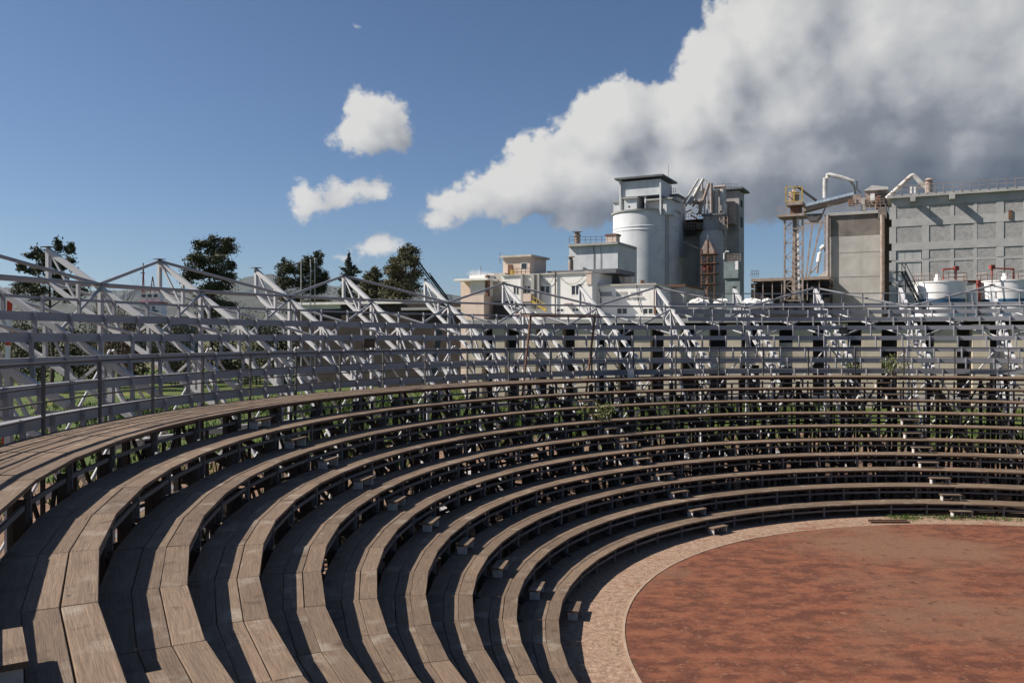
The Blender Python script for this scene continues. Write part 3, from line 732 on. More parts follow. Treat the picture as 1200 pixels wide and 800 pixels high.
# green sheet box with railing
t = f.thing('filter_box', 'pale green sheet metal filter box with railing right of the rusty hoist', 'filter')
f.box('casing', 'green_sheet', t, 848, 305.5, 865, 326, -.5, 2.6)
f.box('base', 'green_sheet', t, 849.5, 326, 867, 350, -.3, 2.4, True)
k = MB()
for q in range(5): k.bar(f.pt(849.5, 297.5+q*2, -.5), f.pt(868, 297.5+q*2, -.5), .06)
for q in range(6): k.bar(f.pt(849.5+q*3.7, 297, -.5), f.pt(849.5+q*3.7, 306, -.5), .06)
k.build('railing', 'rusty_steel', t)
k = MB(); k.tube([f.pt(848.5, 304, -.6), f.pt(848.5, 297, -.6), f.pt(851, 294.5, -.6), f.pt(854, 294.8, -.6)], .1, 7); k.build('pipe', 'tank_white', t)
f.box('front_strip', 'tank_white', t, 861.5, 306, 865, 316, -.53, .1)
# low steel shed linking tower and lattice mast
f = Frame(884, 112)
t = f.thing('low_steel_shed', 'low open steel shed between mill tower and lattice mast', 'shed')
f.box('deck', 'rusty_steel', t, 880, 325, 972, 328.5, 0, 6)
f.box('beam', 'dark_inside', t, 880, 331, 972, 336, .5, 4)  # near-black band painting the shade of the openings under the deck
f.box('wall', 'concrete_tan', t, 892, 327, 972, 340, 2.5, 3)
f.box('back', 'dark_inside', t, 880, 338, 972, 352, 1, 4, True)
for x in (884, 894, 905, 916, 930, 946, 960): f.box('post', 'rusty_steel', t, x-.5, 328, x+.5, 352, .2, .2)
rail_run(t, [f.pt(880, 325, .2), f.pt(889, 325, .2)], .9, 'steel_dark', 4)
for x0, w in ((806, 26), (836, 20), (868, 26), (892, 14)):
    m_ = thing('white_tarpaulin', 'white tarpaulin heap on the loading bay roof behind the guard rail', 'tarpaulin', P(x0+w/2, 352, 80), 0, 'white tarpaulin heaps')
    k = MB(); r = w/2/F*80; 
    k.lathe([(r, -.6), (r*.97, -.1), (r*.8, .1), (r*.45, .24), (r*.15, .3)], 18); k.v = [(x*random.uniform(.86, 1.1), y*.6*random.uniform(.86, 1.1), z+random.uniform(-.09, .09)) for x, y, z in k.v]; k.build('sheet', 'tarp', m_)
    m_.location.z = 7.95+.36 if False else P(x0, 353.5, 80).z

# lattice mast with yellow cage
f = Frame(930, 102)
t = f.thing('lattice_mast', 'rusty lattice elevator mast topped by a yellow cage', 'mast')
lo_, hi_ = 352, 251
for x in (919.5, 940.5):
    for off in (0, 2.0):
        k = MB(); k.bar(f.pt(x, lo_, off), f.pt(x, hi_, off), .2); k.build('leg', 'rusty_steel', t)
n = 6
for q in range(n):
    y0, y1 = hi_+(lo_-hi_)*q/n, hi_+(lo_-hi_)*(q+1)/n
    k = MB(); k.bar(f.pt(919.5, y0, 0), f.pt(940.5, y1, 0), .08); k.bar(f.pt(940.5, y0, 0), f.pt(919.5, y1, 0), .08); k.bar(f.pt(919.5, y1, 0), f.pt(940.5, y1, 0), .12)
    k.bar(f.pt(919.5, y0, 2), f.pt(940.5, y1, 2), .08); k.bar(f.pt(919.5, y1, 0), f.pt(919.5, y0, 2), .08); k.build('lattice', 'rusty_steel', t)
k = MB(); k.bar(f.pt(931, 350, 1), f.pt(933, 245, 1), .75, .6); k.build('elevator_casing', 'rusty_steel', t)
k = MB(); k.bar(f.pt(936.5, 350, .3), f.pt(934.5, 252, .3), .22); k.build('pipe', 'tank_white', t)
f.box('platform', 'rusty_steel', t, 911, 250.5, 943, 253.5, -.6, 3.4)
rail_run(t, [f.pt(911, 250.5, -.6), f.pt(922, 250.5, -.6)], .75, 'rusty_steel', 3)
f.box('head_casing', 'rust', t, 926, 239, 938, 251, .3, 1.4)
f.box('cage_floor', 'rusty_steel', t, 920.5, 236.5, 940.5, 240, -.5, 2.6)
k = MB()
for off in (-.4, 2.0):
    for x in (921, 930.5, 940): k.bar(f.pt(x, 237, off), f.pt(x, 219, off), .14)
    for y in (219, 227, 236): k.bar(f.pt(921, y, off), f.pt(940, y, off), .09)
for x in (921, 940):
    for y in (219, 227): k.bar(f.pt(x, y, -.4), f.pt(x, y, 2), .09)
k.build('cage', 'yellow_paint', t)
p = f.pt(930.5, 235, .8); zz = lambda y: f.uv(930, y, .8)[1]
k = MB(); k.lathe([(.5, zz(237)), (.62, zz(233)), (.62, zz(226)), (.4, zz(224)), (.15, zz(222))], 14, (p.x, p.y)); k.build('winch', 'rusty_steel', t, True)
k = MB(); k.tube([f.pt(931, 224, .8), f.pt(931.5, 219, .8), f.pt(934, 218.4, .8), f.pt(957, 235.5, 1.2)], .15, 8); k.build('spout', 'steel_dark', t, True)

# conveyor gallery, hopper and gooseneck duct
f = Frame(945, 119)
t = f.thing('conveyor_gallery', 'sloping conveyor gallery with pale blue sheet roof beside the lattice mast', 'conveyor')
k = MB(); k.slab([f.uv(941, 248, .5), f.uv(1001, 232, .5), f.uv(1001, 226, .5), f.uv(941, 241, .5)], .5, 2.4); k.build('gallery', 'rusty_steel', t)
for q in range(13):
    xa, xb = 941+q*4.6, 941+(q+1)*4.6-.25
    ya = lambda x: 240.3-(x-941)*.245
    k = MB(); k.slab([f.uv(xa, ya(xa)+2.4, .2), f.uv(xb, ya(xb)+2.4, .2), f.uv(xb, ya(xb)-.8, .2), f.uv(xa, ya(xa)-.8, .2)], .2, 2.8); k.build('roof_sheet', 'blue_sheet', t)
k = MB(); k.slab([f.uv(942, 251, .8), f.uv(963, 250, .8), f.uv(957, 259, .8), f.uv(948, 259, .8)], .8, 2.2); k.build('hopper', 'steel_dark', t)
for pts, w in (([(942, 261.5), (968, 260)], .22), ([(952, 262), (942, 345)], .2), ([(962, 262), (943, 345)], .22), ([(967, 252), (966, 345)], .2), ([(961, 258), (967, 244)], .2)):
    k = MB(); k.bar(f.pt(*pts[0], 1), f.pt(*pts[1], 1), w); k.build('strut', 'rusty_steel', t)
t = f.thing('gooseneck_duct', 'pale gooseneck duct arching above the conveyor gallery', 'duct')
P3 = [(967, 232), (967, 214), (967.3, 209), (969, 206), (972, 205), (986, 208), (1001, 212.5)]
k = MB(); k.tube([f.pt(x, y, 1.6) for x, y in P3], [.33, .33, .34, .34, .33, .3, .2], 14); k.build('duct', 'pale_pipe', t, True)
k = MB(); k.tube([f.pt(996, 212, 1.6), f.pt(1001, 219, 1.6), f.pt(1001.5, 227, 1.6)], .16, 10); k.tube([f.pt(1004, 212, 1.6), f.pt(1004, 222, 1.6), f.pt(1009, 226, 1.6)], .1, 8); k.build('branch', 'steel_dark', t, True)
t = f.thing('curved_pipe', 'short curved pale pipe and sloping chute left of the concrete tower', 'pipe')
k = MB(); k.tube([f.pt(966, 288, 1), f.pt(962.5, 291, 1), f.pt(960.5, 297, 1), f.pt(959, 307, 1)], .3, 12); k.build('elbow', 'tank_white', t, True)
k = MB(); k.tube([f.pt(959, 307, 1), f.pt(957.5, 320, 1)], .14, 8); k.tube([f.pt(957, 312, 1), f.pt(950, 320, 1)], .09, 8); k.build('drop_pipe', 'rusty_steel', t)
k = MB(); k.bar(f.pt(935, 344, -.5), f.pt(971, 319.5, -.5), 1.0, .75); k.build('chute', 'pale_pipe', t)
for q in range(7):
    x0 = 945+q*3.7; k = MB(); k.slab([f.uv(x0, 350), f.uv(x0+3.4, 350), f.uv(x0+3.4, 342-(x0-945)*.66), f.uv(x0, 344.5-(x0-945)*.66)], 0, .2); k.build('sheet', 'blue_sheet', t)

# square concrete tower
f = Frame(970, 112)
t = f.thing('concrete_tower', 'square concrete tower with dark stained top and drain pipes', 'tower')
f.box('wall', 'concrete_grey', t, 972, 276, 1033, 352, 0, 5, True)
f.box('stained_wall', 'concrete_stain_shade', t, 972, 250.5, 1033, 276, -.02, 5)
f.box('joint', 'concrete', t, 972, 295, 1033, 295.6, -.03, .1); f.box('joint', 'concrete', t, 972, 323.5, 1033, 324.2, -.03, .1)
f.box('cornice', 'concrete', t, 970, 247.5, 1039, 251, -.3, 5.5)
rail_run(t, [f.pt(970, 248, -.2), f.pt(1038, 246.5, -.2)], .8, 'rusty_steel', 11)
for x, r in ((970.4, .2), (1034, .28)):
    k = MB(); k.tube([f.pt(x, 352, -.35), f.pt(x, 252, -.35)], r, 10); k.build('drain_pipe', 'rusty_steel', t, True)
f.box('side_gap', 'concrete_stain_shade', t, 1036, 252, 1046, 352, 3, 2, True)  # block in the gap beside the tower, gap shade put into its colour
f.box('hopper', 'concrete_stain_shade', t, 1029, 243, 1039, 256, -.4, 1)
t = f.thing('roof_machinery', 'rusty machinery hut and pipes on top of the concrete tower', 'machinery')
k = MB(); a, b_, z0, z1 = f.rect(1014, 222, 1040, 240, 1.5); k.box(a, b_, 1.5, 4, z0, z1); k.build('hut', 'rusty_steel', t)
k = MB(); k.slab([f.uv(1012, 223.5, 1.2), f.uv(1041, 222, 1.2), f.uv(1041, 219, 1.2), f.uv(1022, 217, 1.2)], 1.2, 4.4); k.build('roof', 'pale_pipe', t)
for x0, y0, x1, y1, m_ in ((1020, 227, 1025, 235, 'tank_white'), (1000, 228, 1009, 238, 'rusty_steel'), (1009, 232, 1014, 246, 'pale_pipe'), (994, 233, 1001, 240, 'rust'), (1026, 230, 1031, 244, 'rust'), (1032, 226, 1037, 240, 'dark_inside')):
    f.box('machine', m_, t, x0, y0, x1, y1, .6, 1.2)
for x in (1000, 1004, 1014, 1019, 1026): 
    k = MB(); k.bar(f.pt(x, 246, .4), f.pt(x, 230+(x % 5), .4), .1); k.build('post', 'rusty_steel', t)
rail_run(t, [f.pt(994, 241, .3), f.pt(1036, 239, .3)], .7, 'rusty_steel', 9)

# warehouse
f = Frame(1046, 103, 25)
t = f.thing('warehouse', 'large grey warehouse with concrete grid wall and flat roof', 'warehouse')
gx = [1046, 1084.5, 1116, 1143, 1172, 1204, 1240, 1280, 1325]
def zrow(y): return f.uv(1084, y)[1]
zs = [0, zrow(331), zrow(305), zrow(288), zrow(259.5), zrow(235)]
X = [f.uv(x, 300)[0] for x in gx]
zt = zs[-1]
k = MB(); k.box(X[0], X[-1], .3, 22, 0, zt+.2); k.build('wall', 'concrete', t)
bt = [0, .45, .28, .9, .95, 1.1]
for j in range(1, 6):
    k = MB(); k.box(X[0]-.1, X[-1], 0 if j != 2 else .04, .3, zs[j]-bt[j]/2, zs[j]+bt[j]/2); k.build('beam', 'wall_frame', t)
for i, x in enumerate(X):
    w = .75 if i in (0, 1, 4, 5, 7) else .35
    for j in range(0, 5):
        z0, z1 = zs[j]+bt[j]/2, zs[j+1]-bt[j+1]/2
        k = MB(); k.box(x-w/2, x+w/2, .012 if w > .5 else .035, .3, z0, z1); k.build('column', 'wall_frame', t)
    if i < len(X)-1:
        w2 = .75 if i+1 in (0, 1, 4, 5, 7) else .35
        for j in range(0, 5):
            z0, z1 = zs[j]+bt[j]/2, zs[j+1]-bt[j+1]/2
            if i == 0 and j in (1, 2): continue
            k = MB(); k.box(x+w/2, X[i+1]-w2/2, .06+.012*((i*7+j*3) % 3), .3, z0, z1); k.build('panel', 'block_wall', t)
a, b_ = X[0]+.45, X[1]-.45; zd0, zd1 = zs[1]+.3, zs[3]-.5
for q in range(3):
    k = MB(); k.box(a+(b_-a)*q/3+.02, a+(b_-a)*(q+1)/3-.02, .12, .3, zd0, zd1); k.build('door_leaf', 'door_grey', t)
k = MB(); k.box(X[0]-.6, X[-1], -.45, 22, zt+.45, zt+.85); k.build('roof_slab', 'concrete', t)
for x in (1069.5, 1115.5):
    xa = f.uv(x, 235)[0]; k = MB(); k.box(xa-.28, xa+.28, -1.15, 0, zt-.15, zt+.42); k.build('bracket', 'wall_frame', t)
p0, p1 = Vector((X[0], -.5, zt+.85)), Vector((X[-1], -.5, zt+.85))
rail_run(t, [p0, p1], 1.0, 'rusty_steel', 26)
xa = f.uv(1184, 255)[0]; k = MB(); k.box(xa-.2, xa+.2, -.1, .1, zrow(262), zrow(252)); k.build('lamp_bracket', 'rust', t)
zz = zt+.85
t = f.thing('roof_pipe', 'pale pipe bent over the warehouse roof edge with a rusty stack', 'pipe')
k = MB(); k.tube([f.pt(1039, 233, 1.5), f.pt(1068, 206.5, 1.5), f.pt(1070, 205.6, 1.5), f.pt(1072, 207, 1.5), f.pt(1090, 224, 1.5)], .3, 12); k.build('pipe', 'pale_pipe', t, True)
for y in (0.25, 0.55, 0.85):
    k = MB(); p = f.pt(1039, 233, 1.5).lerp(f.pt(1068, 206.5, 1.5), y); k.lathe([(.4, p.z-.08), (.4, p.z+.08)], 12, (p.x, p.y)); k.build('flange', 'rusty_steel', t)
p = f.pt(1088.5, 232, 1.2); h = f.uv(1088.5, 209, 1.2)[1]
k = MB(); k.lathe([(.42, p.z), (.4, h-.3), (.55, h-.25), (.25, h)], 14, (p.x, p.y)); k.build('stack', 'rusty_steel', t, True)
for x in (1067.5, 1072): 
    k = MB(); k.bar(f.pt(x, 233, 0), f.pt(x, 219, 0), .22); k.build('post', 'tank_white', t)
f.box('valve', 'red_pipe', t, 1081, 229, 1086, 232.5, 1, .6); f.box('valve', 'red_pipe', t, 1093, 229.5, 1096, 232.5, 1, .6)
k = MB(); k.bar(f.pt(1058, 219.5, 1.5), f.pt(1086, 219.5, 1.5), .08); k.build('tie', 'rusty_steel', t)

# two tanks in front of the warehouse
for px, wpx, lab, ytop in ((1101.5, 28, 'round white tank with blue band, the one beside the metal stair', 329), (1180, 31.5, 'round white tank with blue band, the one farther from the metal stair', 327.5)):
    Y = 84; c = P(px, 340, Y); r = wpx/F*Y; zt = P(px, ytop, Y-r).z; zb = P(px, 349.5, Y-r).z
    t = thing('storage_tank', lab, 'tank', (c.x, c.y, 0), 0, 'white storage tanks')
    k = MB(); k.lathe([(r*.955, zb), (r, zt-.12), (r+.06, zt-.1), (r+.06, zt)], 48); k.build('shell', 'tank_white', t, True)
    k = MB(); k.lathe([(r*.945, zb-.75), (r*.958, zb)], 48); k.build('band', 'tank_blue', t, True)
    k = MB(); k.lathe([(r*.94, 0), (r*.94, zb-.75)], 48); k.build('base', 'tank_white', t, True)
    k = MB()
    for q in range(18):
        a0, a1 = 2*PI*q/18, 2*PI*(q+1)/18; pa = Vector((r*math.cos(a0), r*math.sin(a0), zt)); pb = Vector((r*math.cos(a1), r*math.sin(a1), zt))
        k.bar(pa, pa+Vector((0, 0, .8)), .05); k.bar(pa+Vector((0, 0, .8)), pb+Vector((0, 0, .8)), .05); k.bar(pa+Vector((0, 0, .4)), pb+Vector((0, 0, .4)), .035)
    k.build('railing', 'rusty_steel', t)
    k = MB(); k.lathe([(.32, zt), (.32, zt+.35), (.2, zt+.5), (.2, zt+.75)], 14, (-.25*r, -.3*r)); k.build('hatch', 'tank_white', t, True)
    sgn = 1 if px < 1150 else -1
    x0 = -.25*r if sgn > 0 else -.98*r; x1 = .28*r if sgn > 0 else -.2*r
    k = MB(); ztp = zt+1.15
    k.tube([(x0, -.75*r, zt+.2 if sgn > 0 else zt-2.2), (x0, -.75*r, ztp), (x1, -.75*r, ztp+.1*sgn), (x1, -.75*r, zt+.1)], .11, 8); k.build('red_pipe', 'red_pipe', t)
    k = MB(); xx = x1 if sgn > 0 else x0; k.box(xx-.2, xx+.2, -.75*r-.2, -.75*r+.2, ztp-.1, ztp+.3); k.build('valve', 'red_pipe', t)
c = P(1140, 340, 84)
t = thing('pipe_bridge', 'rusty red pipe bridge and small white vessel between the two tanks', 'pipe bridge', (c.x, c.y, 0))
k = MB(); k.bar((-1.1, 0, P(0, 330, 84).z), (.9, 0, P(0, 330, 84).z), .5, .25); k.build('deck', 'rust', t)
k = MB(); k.lathe([(.5, 0), (.5, P(0, 343, 84).z), (.25, P(0, 340, 84).z)], 16, (-.5, -.8)); k.build('vessel', 'tank_white', t, True)
k = MB(); k.bar((.35, -.4, 0), (.35, -.4, P(0, 329, 84).z), .3); k.build('post', 'red_pipe', t)
c = P(1063, 340, 83)
t = thing('metal_stair', 'steep dark metal stair climbing beside the white tank', 'stair', (c.x, c.y, 0))
za, zb = P(1063, 318, 83).z, P(1063, 352, 83).z
k = MB()
for y in (0, .7): k.bar((-.2, y, za), (1.7, y, zb-1), .12, .2); k.bar((-.2, y, za+.9), (1.7, y, zb-.1), .05); k.bar((-.2, y, za), (-.2, y, za+.9), .06); k.bar((.7, y, (za+zb)/2-.4), (.7, y, (za+zb)/2+.5), .05)
k.bar((1.7, 0, 0), (1.7, 0, zb-.5), .12); k.bar((-.2, 0, 0), (-.2, 0, za), .12); k.build('stringer', 'steel_dark', t)
for q in range(12):
    s_ = q/12; k = MB(); k.box(-.35+1.9*s_, -.05+1.9*s_, 0, .7, za+(zb-1-za)*s_-.02, za+(zb-1-za)*s_+.02); k.build('step', 'steel_dark', t)
k = MB(); k.box(-1.2, -.1, -.1, .9, za-.06, za); k.build('landing', 'steel_dark', t)

# ------------------------------------------------------------------ trees and far things
def leaf_cloud(b, c, rx, ry, rz, n, s, rnd):
    for _ in range(n):
        u = Vector((rnd.gauss(0, .58), rnd.gauss(0, .58), rnd.gauss(0, .58)))
        p = c+Vector((u.x*rx, u.y*ry, u.z*rz)); d = Vector((rnd.gauss(0, 1), rnd.gauss(0, 1), rnd.gauss(0, .8))).normalized()
        e = d.cross(Vector((rnd.gauss(0, 1), rnd.gauss(0, 1), rnd.gauss(0, 1)))).normalized(); L_ = s*rnd.uniform(.6, 1.4); W = L_*.5
        o = len(b.v); b.v += [tuple(p-d*L_*.5), tuple(p+e*W*.5), tuple(p+d*L_*.5), tuple(p-e*W*.5)]; b.f.append((o, o+1, o+2, o+3))
def tree(name, label, px, Y, trunk_r, clumps, leafm, n_leaf, leaf_s, seed, lean=0):
    rnd = random.Random(seed); base = P(px, 396, Y); base.z = 0
    t = thing(name, label, 'tree', base, 0, 'trees beyond the steel stand')
    tops = max(clumps, key=lambda c: -c[1]); zt = P(0, tops[1], Y).z
    wd = MB(); pts = [Vector((0, 0, 0))]
    for q in range(1, 6): pts.append(Vector((rnd.gauss(0, .12)+lean*q/5, rnd.gauss(0, .12), zt*.93*q/5)))
    wd.tube(pts, [trunk_r*(1-.16*q) for q in range(6)], 8)
    lf = MB(); A = sum(c[2]*c[3] for c in clumps)
    for x, y, rx, ry in clumps:
        c = P(x, y, Y)-base; c.y = rnd.uniform(-1, 1)*rx/F*Y*1.2
        j = min(range(6), key=lambda q: abs(pts[q].z-(c.z-.8)))
        st = pts[j]; mid = st.lerp(c, .55)+Vector((0, 0, -.25))
        wd.tube([st, mid, c], [trunk_r*.38, trunk_r*.22, .025], 6)
        RX, RZ = rx/F*Y, ry/F*Y; n = int(n_leaf*rx*ry/A)
        for _ in range(5):                             # each clump breaks into tufts on twigs
            u = Vector((rnd.uniform(-.75, .75)*RX, rnd.uniform(-.75, .75)*RX, rnd.uniform(-.75, .75)*RZ))
            wd.tube([c, c+u], [.03, .012], 4)
            leaf_cloud(lf, c+u, RX*.5, RX*.5, RZ*.5, int(n/1.9), leaf_s*1.35, rnd)
    wd.build('trunk', 'bark', t, True); lf.build('crown', leafm, t)
    return t
tree('scruffy_pine', 'scruffy dark tree with loose tufts behind the steel truss nearest its crown', 60, 104, 0.28,
     [(66, 286, 6, 7), (45, 296, 9, 7), (38, 299, 6, 4), (57, 300, 9, 8), (77, 290, 6, 7), (84, 296, 4, 6), (50, 312, 8, 7), (66, 312, 9, 9), (26, 313, 7, 4), (40, 318, 8, 5), (80, 308, 7, 7), (60, 328, 14, 9), (30, 331, 12, 6), (45, 343, 16, 9), (70, 345, 18, 10), (90, 318, 4, 3)], 'leaf_dark', 5200, .24, 1)
tree('round_evergreen', 'tall bushy evergreen tree with round crown behind the steel trusses', 246, 112, 0.34,
     [(262, 281, 10, 5), (247, 282, 9, 6), (235, 290, 11, 8), (255, 294, 16, 10), (268, 288, 7, 6), (228, 299, 7, 6), (240, 304, 14, 9), (262, 306, 14, 10), (272, 312, 6, 7), (236, 320, 15, 9), (255, 322, 18, 10), (228, 327, 10, 6), (268, 327, 9, 6), (250, 337, 22, 9), (245, 350, 22, 10), (258, 362, 22, 9)], 'leaf_dark', 8500, .22, 2)
tree('cypress_clump', 'dark dense pointed evergreen with bare flagpoles in front', 352, 120, 0.35,
     [(371, 297, 4, 6), (374, 303, 5, 6), (363, 306, 7, 8), (354, 310, 6, 7), (335, 309, 5, 6), (344, 316, 10, 8), (331, 318, 8, 8), (358, 320, 12, 9), (374, 318, 9, 8), (380, 322, 4, 6), (340, 330, 14, 8), (362, 333, 16, 9), (330, 336, 8, 7), (376, 335, 7, 7), (350, 345, 22, 9), (350, 358, 24, 9)], 'leaf_dark', 9500, .2, 3)
tree('thin_fir', 'thin pale fir tree with sparse feathery branches', 409, 128, 0.17,
     [(409, 301, 2, 4), (409, 308, 4, 4), (413, 313, 5, 3), (407, 315, 6, 3), (410, 320, 8, 4), (418, 319, 6, 2.5), (405, 327, 7, 3), (415, 329, 9, 3), (409, 338, 10, 5), (409, 350, 10, 6)], 'leaf_fir', 2300, .26, 4)
tree('tall_cypress', 'large olive green tree standing left of the pink house', 474, 116, 0.39,
     [(476, 290, 7, 5), (470, 296, 9, 6), (483, 297, 8, 7), (476, 305, 13, 8), (462, 309, 9, 7), (487, 309, 7, 8), (474, 318, 16, 9), (457, 317, 7, 6), (488, 322, 8, 8), (465, 330, 16, 9), (482, 335, 15, 9), (455, 334, 9, 7), (472, 347, 26, 10), (470, 360, 27, 10)], 'leaf_olive', 9500, .2, 5)
tree('small_olive', 'smaller shaggy olive tree between the thin fir and the large tree', 436, 122, 0.21,
     [(440, 317, 5, 4), (434, 322, 8, 6), (444, 325, 7, 6), (428, 330, 7, 5), (438, 334, 12, 7), (448, 337, 8, 7), (432, 345, 14, 8), (440, 355, 15, 8)], 'leaf_olive', 3800, .22, 6)
# bare trees and hedge on the left
def bare_tree(px, Y, ytop, seed, label):
    rnd = random.Random(seed); base = P(px, 396, Y); base.z = 0; zt = P(0, ytop, Y).z
    t = thing('bare_tree', label, 'tree', base, 0, 'bare trees by the ship'); k = MB()
    def grow(p, d, L_, r, lvl):
        q = p+d*L_; k.tube([p, q], [r, r*.65], 5)
        if lvl == 0: return
        for _ in range(3 if lvl > 1 else 2):
            grow(q, (d+Vector((rnd.gauss(0, .42), rnd.gauss(0, .42), rnd.gauss(.1, .2)))).normalized(), L_*rnd.uniform(.55, .8), r*.6, lvl-1)
    grow(Vector((0, 0, 0)), Vector((0, 0, 1)), zt*.36, .10, 4); k.build('branches', 'bark', t)
bare_tree(124, 100, 312, 3, 'leafless tree beside the first truss joint'); bare_tree(152, 105, 316, 8, 'leafless tree just left of the ship mast')
rnd = random.Random(4)
for px, Y, y0, w, m_, lab in ((140, 96, 352, 16, 'leaf_red', 'reddish shrub below the leafless trees'), (110, 98, 356, 14, 'leaf_dark', 'dark low shrub below the steel truss'),
                              (22, 92, 352, 20, 'leaf_olive', 'olive shrub beside the red and white marker'), (300, 104, 356, 16, 'leaf_dark', 'dark low shrub between the two evergreens'),
                              (205, 106, 362, 22, 'leaf_dark', 'dark hedge shrub right of the ship'), (395, 110, 362, 16, 'leaf_olive', 'olive shrub under the thin fir')):
    c = P(px, y0, Y); t = thing('shrub', lab, 'shrub', (c.x, c.y, 0), 0, 'shrubs beyond the steel stand')
    k = MB(); hz = c.z
    if hz < 1: hz = 1
    for _ in range(14): leaf_cloud(k, Vector((rnd.uniform(-1, 1)*w/F*Y, rnd.uniform(-1, 1), hz*rnd.uniform(.15, .85))), .8, .8, hz*.16, 330, .2, rnd)
    k.build('foliage', m_, t)
    k = MB()
    for _ in range(5): k.tube([(0, 0, 0), (rnd.uniform(-1, 1), rnd.uniform(-.5, .5), hz*.8)], [.06, .02], 5)
    k.build('stems', 'bark', t)
# dark hedge closing the meadow
hr = random.Random(77)
HW = ['behind the marker post', 'under the scruffy pine', 'beside the leafless trees', 'in front of the ship', 'under the round evergreen', 'left of the pointed evergreen', 'under the pointed evergreen', 'under the thin fir', 'under the large olive tree', 'beside the pink house']
for q, where in enumerate(HW):
    px = 5+q*57; Y = 112+hr.uniform(-4, 4); c = P(px, 396, Y); y0 = hr.uniform(367, 378); hz = P(px, y0, Y).z; w = 34/F*Y
    t = thing('hedge', 'dark tall hedge at the far edge of the meadow, %s' % where, 'hedge', (c.x, c.y, 0), 0, 'hedges at the edge of the meadow')
    k = MB()
    for _ in range(34): leaf_cloud(k, Vector((hr.uniform(-w, w), hr.uniform(-1, 1), hz*hr.uniform(.08, .84))), 1.1, .9, .9, 95, .42, hr)
    k.build('foliage', hr.choice(('leaf_dark', 'leaf_dark', 'leaf_olive')), t)
    k = MB()
    for _ in range(7): x_ = hr.uniform(-w, w); k.tube([(x_, 0, 0), (x_+hr.uniform(-.5, .5), 0, hz*.75)], [.12, .04], 5)
    k.build('stems', 'bark', t)
for x, y0 in ((353, 305), (364, 306), (369, 304)):
    c = P(x, 396, 70); c.z = 0
    t = thing('flagpole', 'thin pale flagpole without flag in front of the dark evergreen', 'flagpole', c, 0, 'flagpoles'); z1 = P(x, y0, 70).z
    k = MB(); k.tube([(0, 0, 0), (0, 0, z1)], [.06, .04], 8); k.build('pole', 'pale_pipe', t, True); k = MB(); k.lathe([(.03, z1), (.07, z1+.06), (.02, z1+.14)], 8); k.build('finial', 'pale_pipe', t, True)
# derrick boom behind the trusses
c = P(503, 396, 78); c.z = 0
t = thing('crane_boom', 'dark lattice crane boom leaning behind the steel trusses', 'crane', c)
for (xa, ya, xb, yb) in ((521, 350, 491, 309), (524, 350, 503, 322)):
    k = MB(); pa, pb = P(xa, ya, 78)-c, P(xb, yb, 78)-c
    for o in (Vector((0, 0, .18)), Vector((.15, 0, -.12)), Vector((-.15, .2, 0))): k.bar(pa+o, pb+o, .1)
    for q in range(9): k.bar(pa.lerp(pb, q/9)+Vector((0, 0, .18)), pa.lerp(pb, (q+1)/9)+Vector((.15, 0, -.12)), .05)
    k.build('boom', 'steel_dark', t)
k = MB(); k.bar((0, 0, 0), P(521, 350, 78)-c, .5); k.bar(P(521, 350, 78)-c, P(524, 350, 78)-c, .4); k.build('mast', 'steel_dark', t)
f = Frame(440, 104, 20)
t = f.thing('long_low_shed', 'long low pale shed roof behind the trusses left of the pink house', 'shed')
f.box('wall', 'brick_dark', t, 400, 356, 545, 372, 0, 5, True); f.box('roof', 'tarp', t, 345, 353.5, 470, 356.5, -.4, 6); f.box('roof', 'concrete', t, 470, 360, 548, 363, -.5, 6)
f.box('wall', 'brick_dark', t, 345, 362, 400, 372, .2, 5, True); f.box('fascia', 'plaster_white', t, 348, 357, 399, 362, .1, 5)
for x0 in (415, 440, 490, 515): f.box('opening_shade', 'dark_inside', t, x0, 364, x0+14, 372, -.02, .3)  # dark panels paint the unlit insides of the shed openings
# ship in the harbour
Y = 300; c = P(180, 372, Y); s = Y/F
t = thing('ship', 'small white harbour ship with red trim and lattice mast', 'ship', (c.x, c.y, 0))
g = lambda x: (x-180)*s
gz = lambda y: P(0, y, Y).z
def sbox(name, m_, x0, y0, x1, y1, d0, d1): k = MB(); k.box(g(x0), g(x1), d0, d1, gz(y1), gz(y0)); return k.build(name, m_, t)
k = MB(); k.box(g(150), g(230), -3, 3, 0, gz(371)); k.build('hull', 'ship_blue', t)
sbox('cabin', 'warn_white', 165, 356, 192, 371, -2.5, 2.5); sbox('cabin', 'warn_white', 167, 344.5, 190, 354, -2, 2)
sbox('trim', 'ship_red', 164, 354, 193, 356, -2.7, 2.7)
for x in (169, 176, 183): sbox('window', 'glass', x, 345.2, x+4.5, 348.5, -2.05, -1.8)
for x in (175, 182): sbox('window', 'glass', x, 359, x+3.2, 363, -2.55, -2.2)
k = MB()
for dx in (-1.1, 1.1): k.bar((g(168+dx), 0, gz(344)), (g(168), 0, gz(308)), .25)
for q in range(8): k.bar((g(167), 0, gz(342-q*3.6)), (g(169), 0, gz(339-q*3.6)), .15)
k.bar((g(165), 0, gz(320)), (g(170), 0, gz(320)), .3); k.bar((g(176), 0, gz(344)), (g(179), 0, gz(324)), .25); k.bar((g(182), 0, gz(344)), (g(179), 0, gz(324)), .25); k.bar((g(177), 0, gz(334)), (g(181), 0, gz(334)), .2)
k.build('mast', 'red_pipe', t); sbox('funnel', 'ship_blue', 175, 363.5, 188, 367, -3, -2.6)
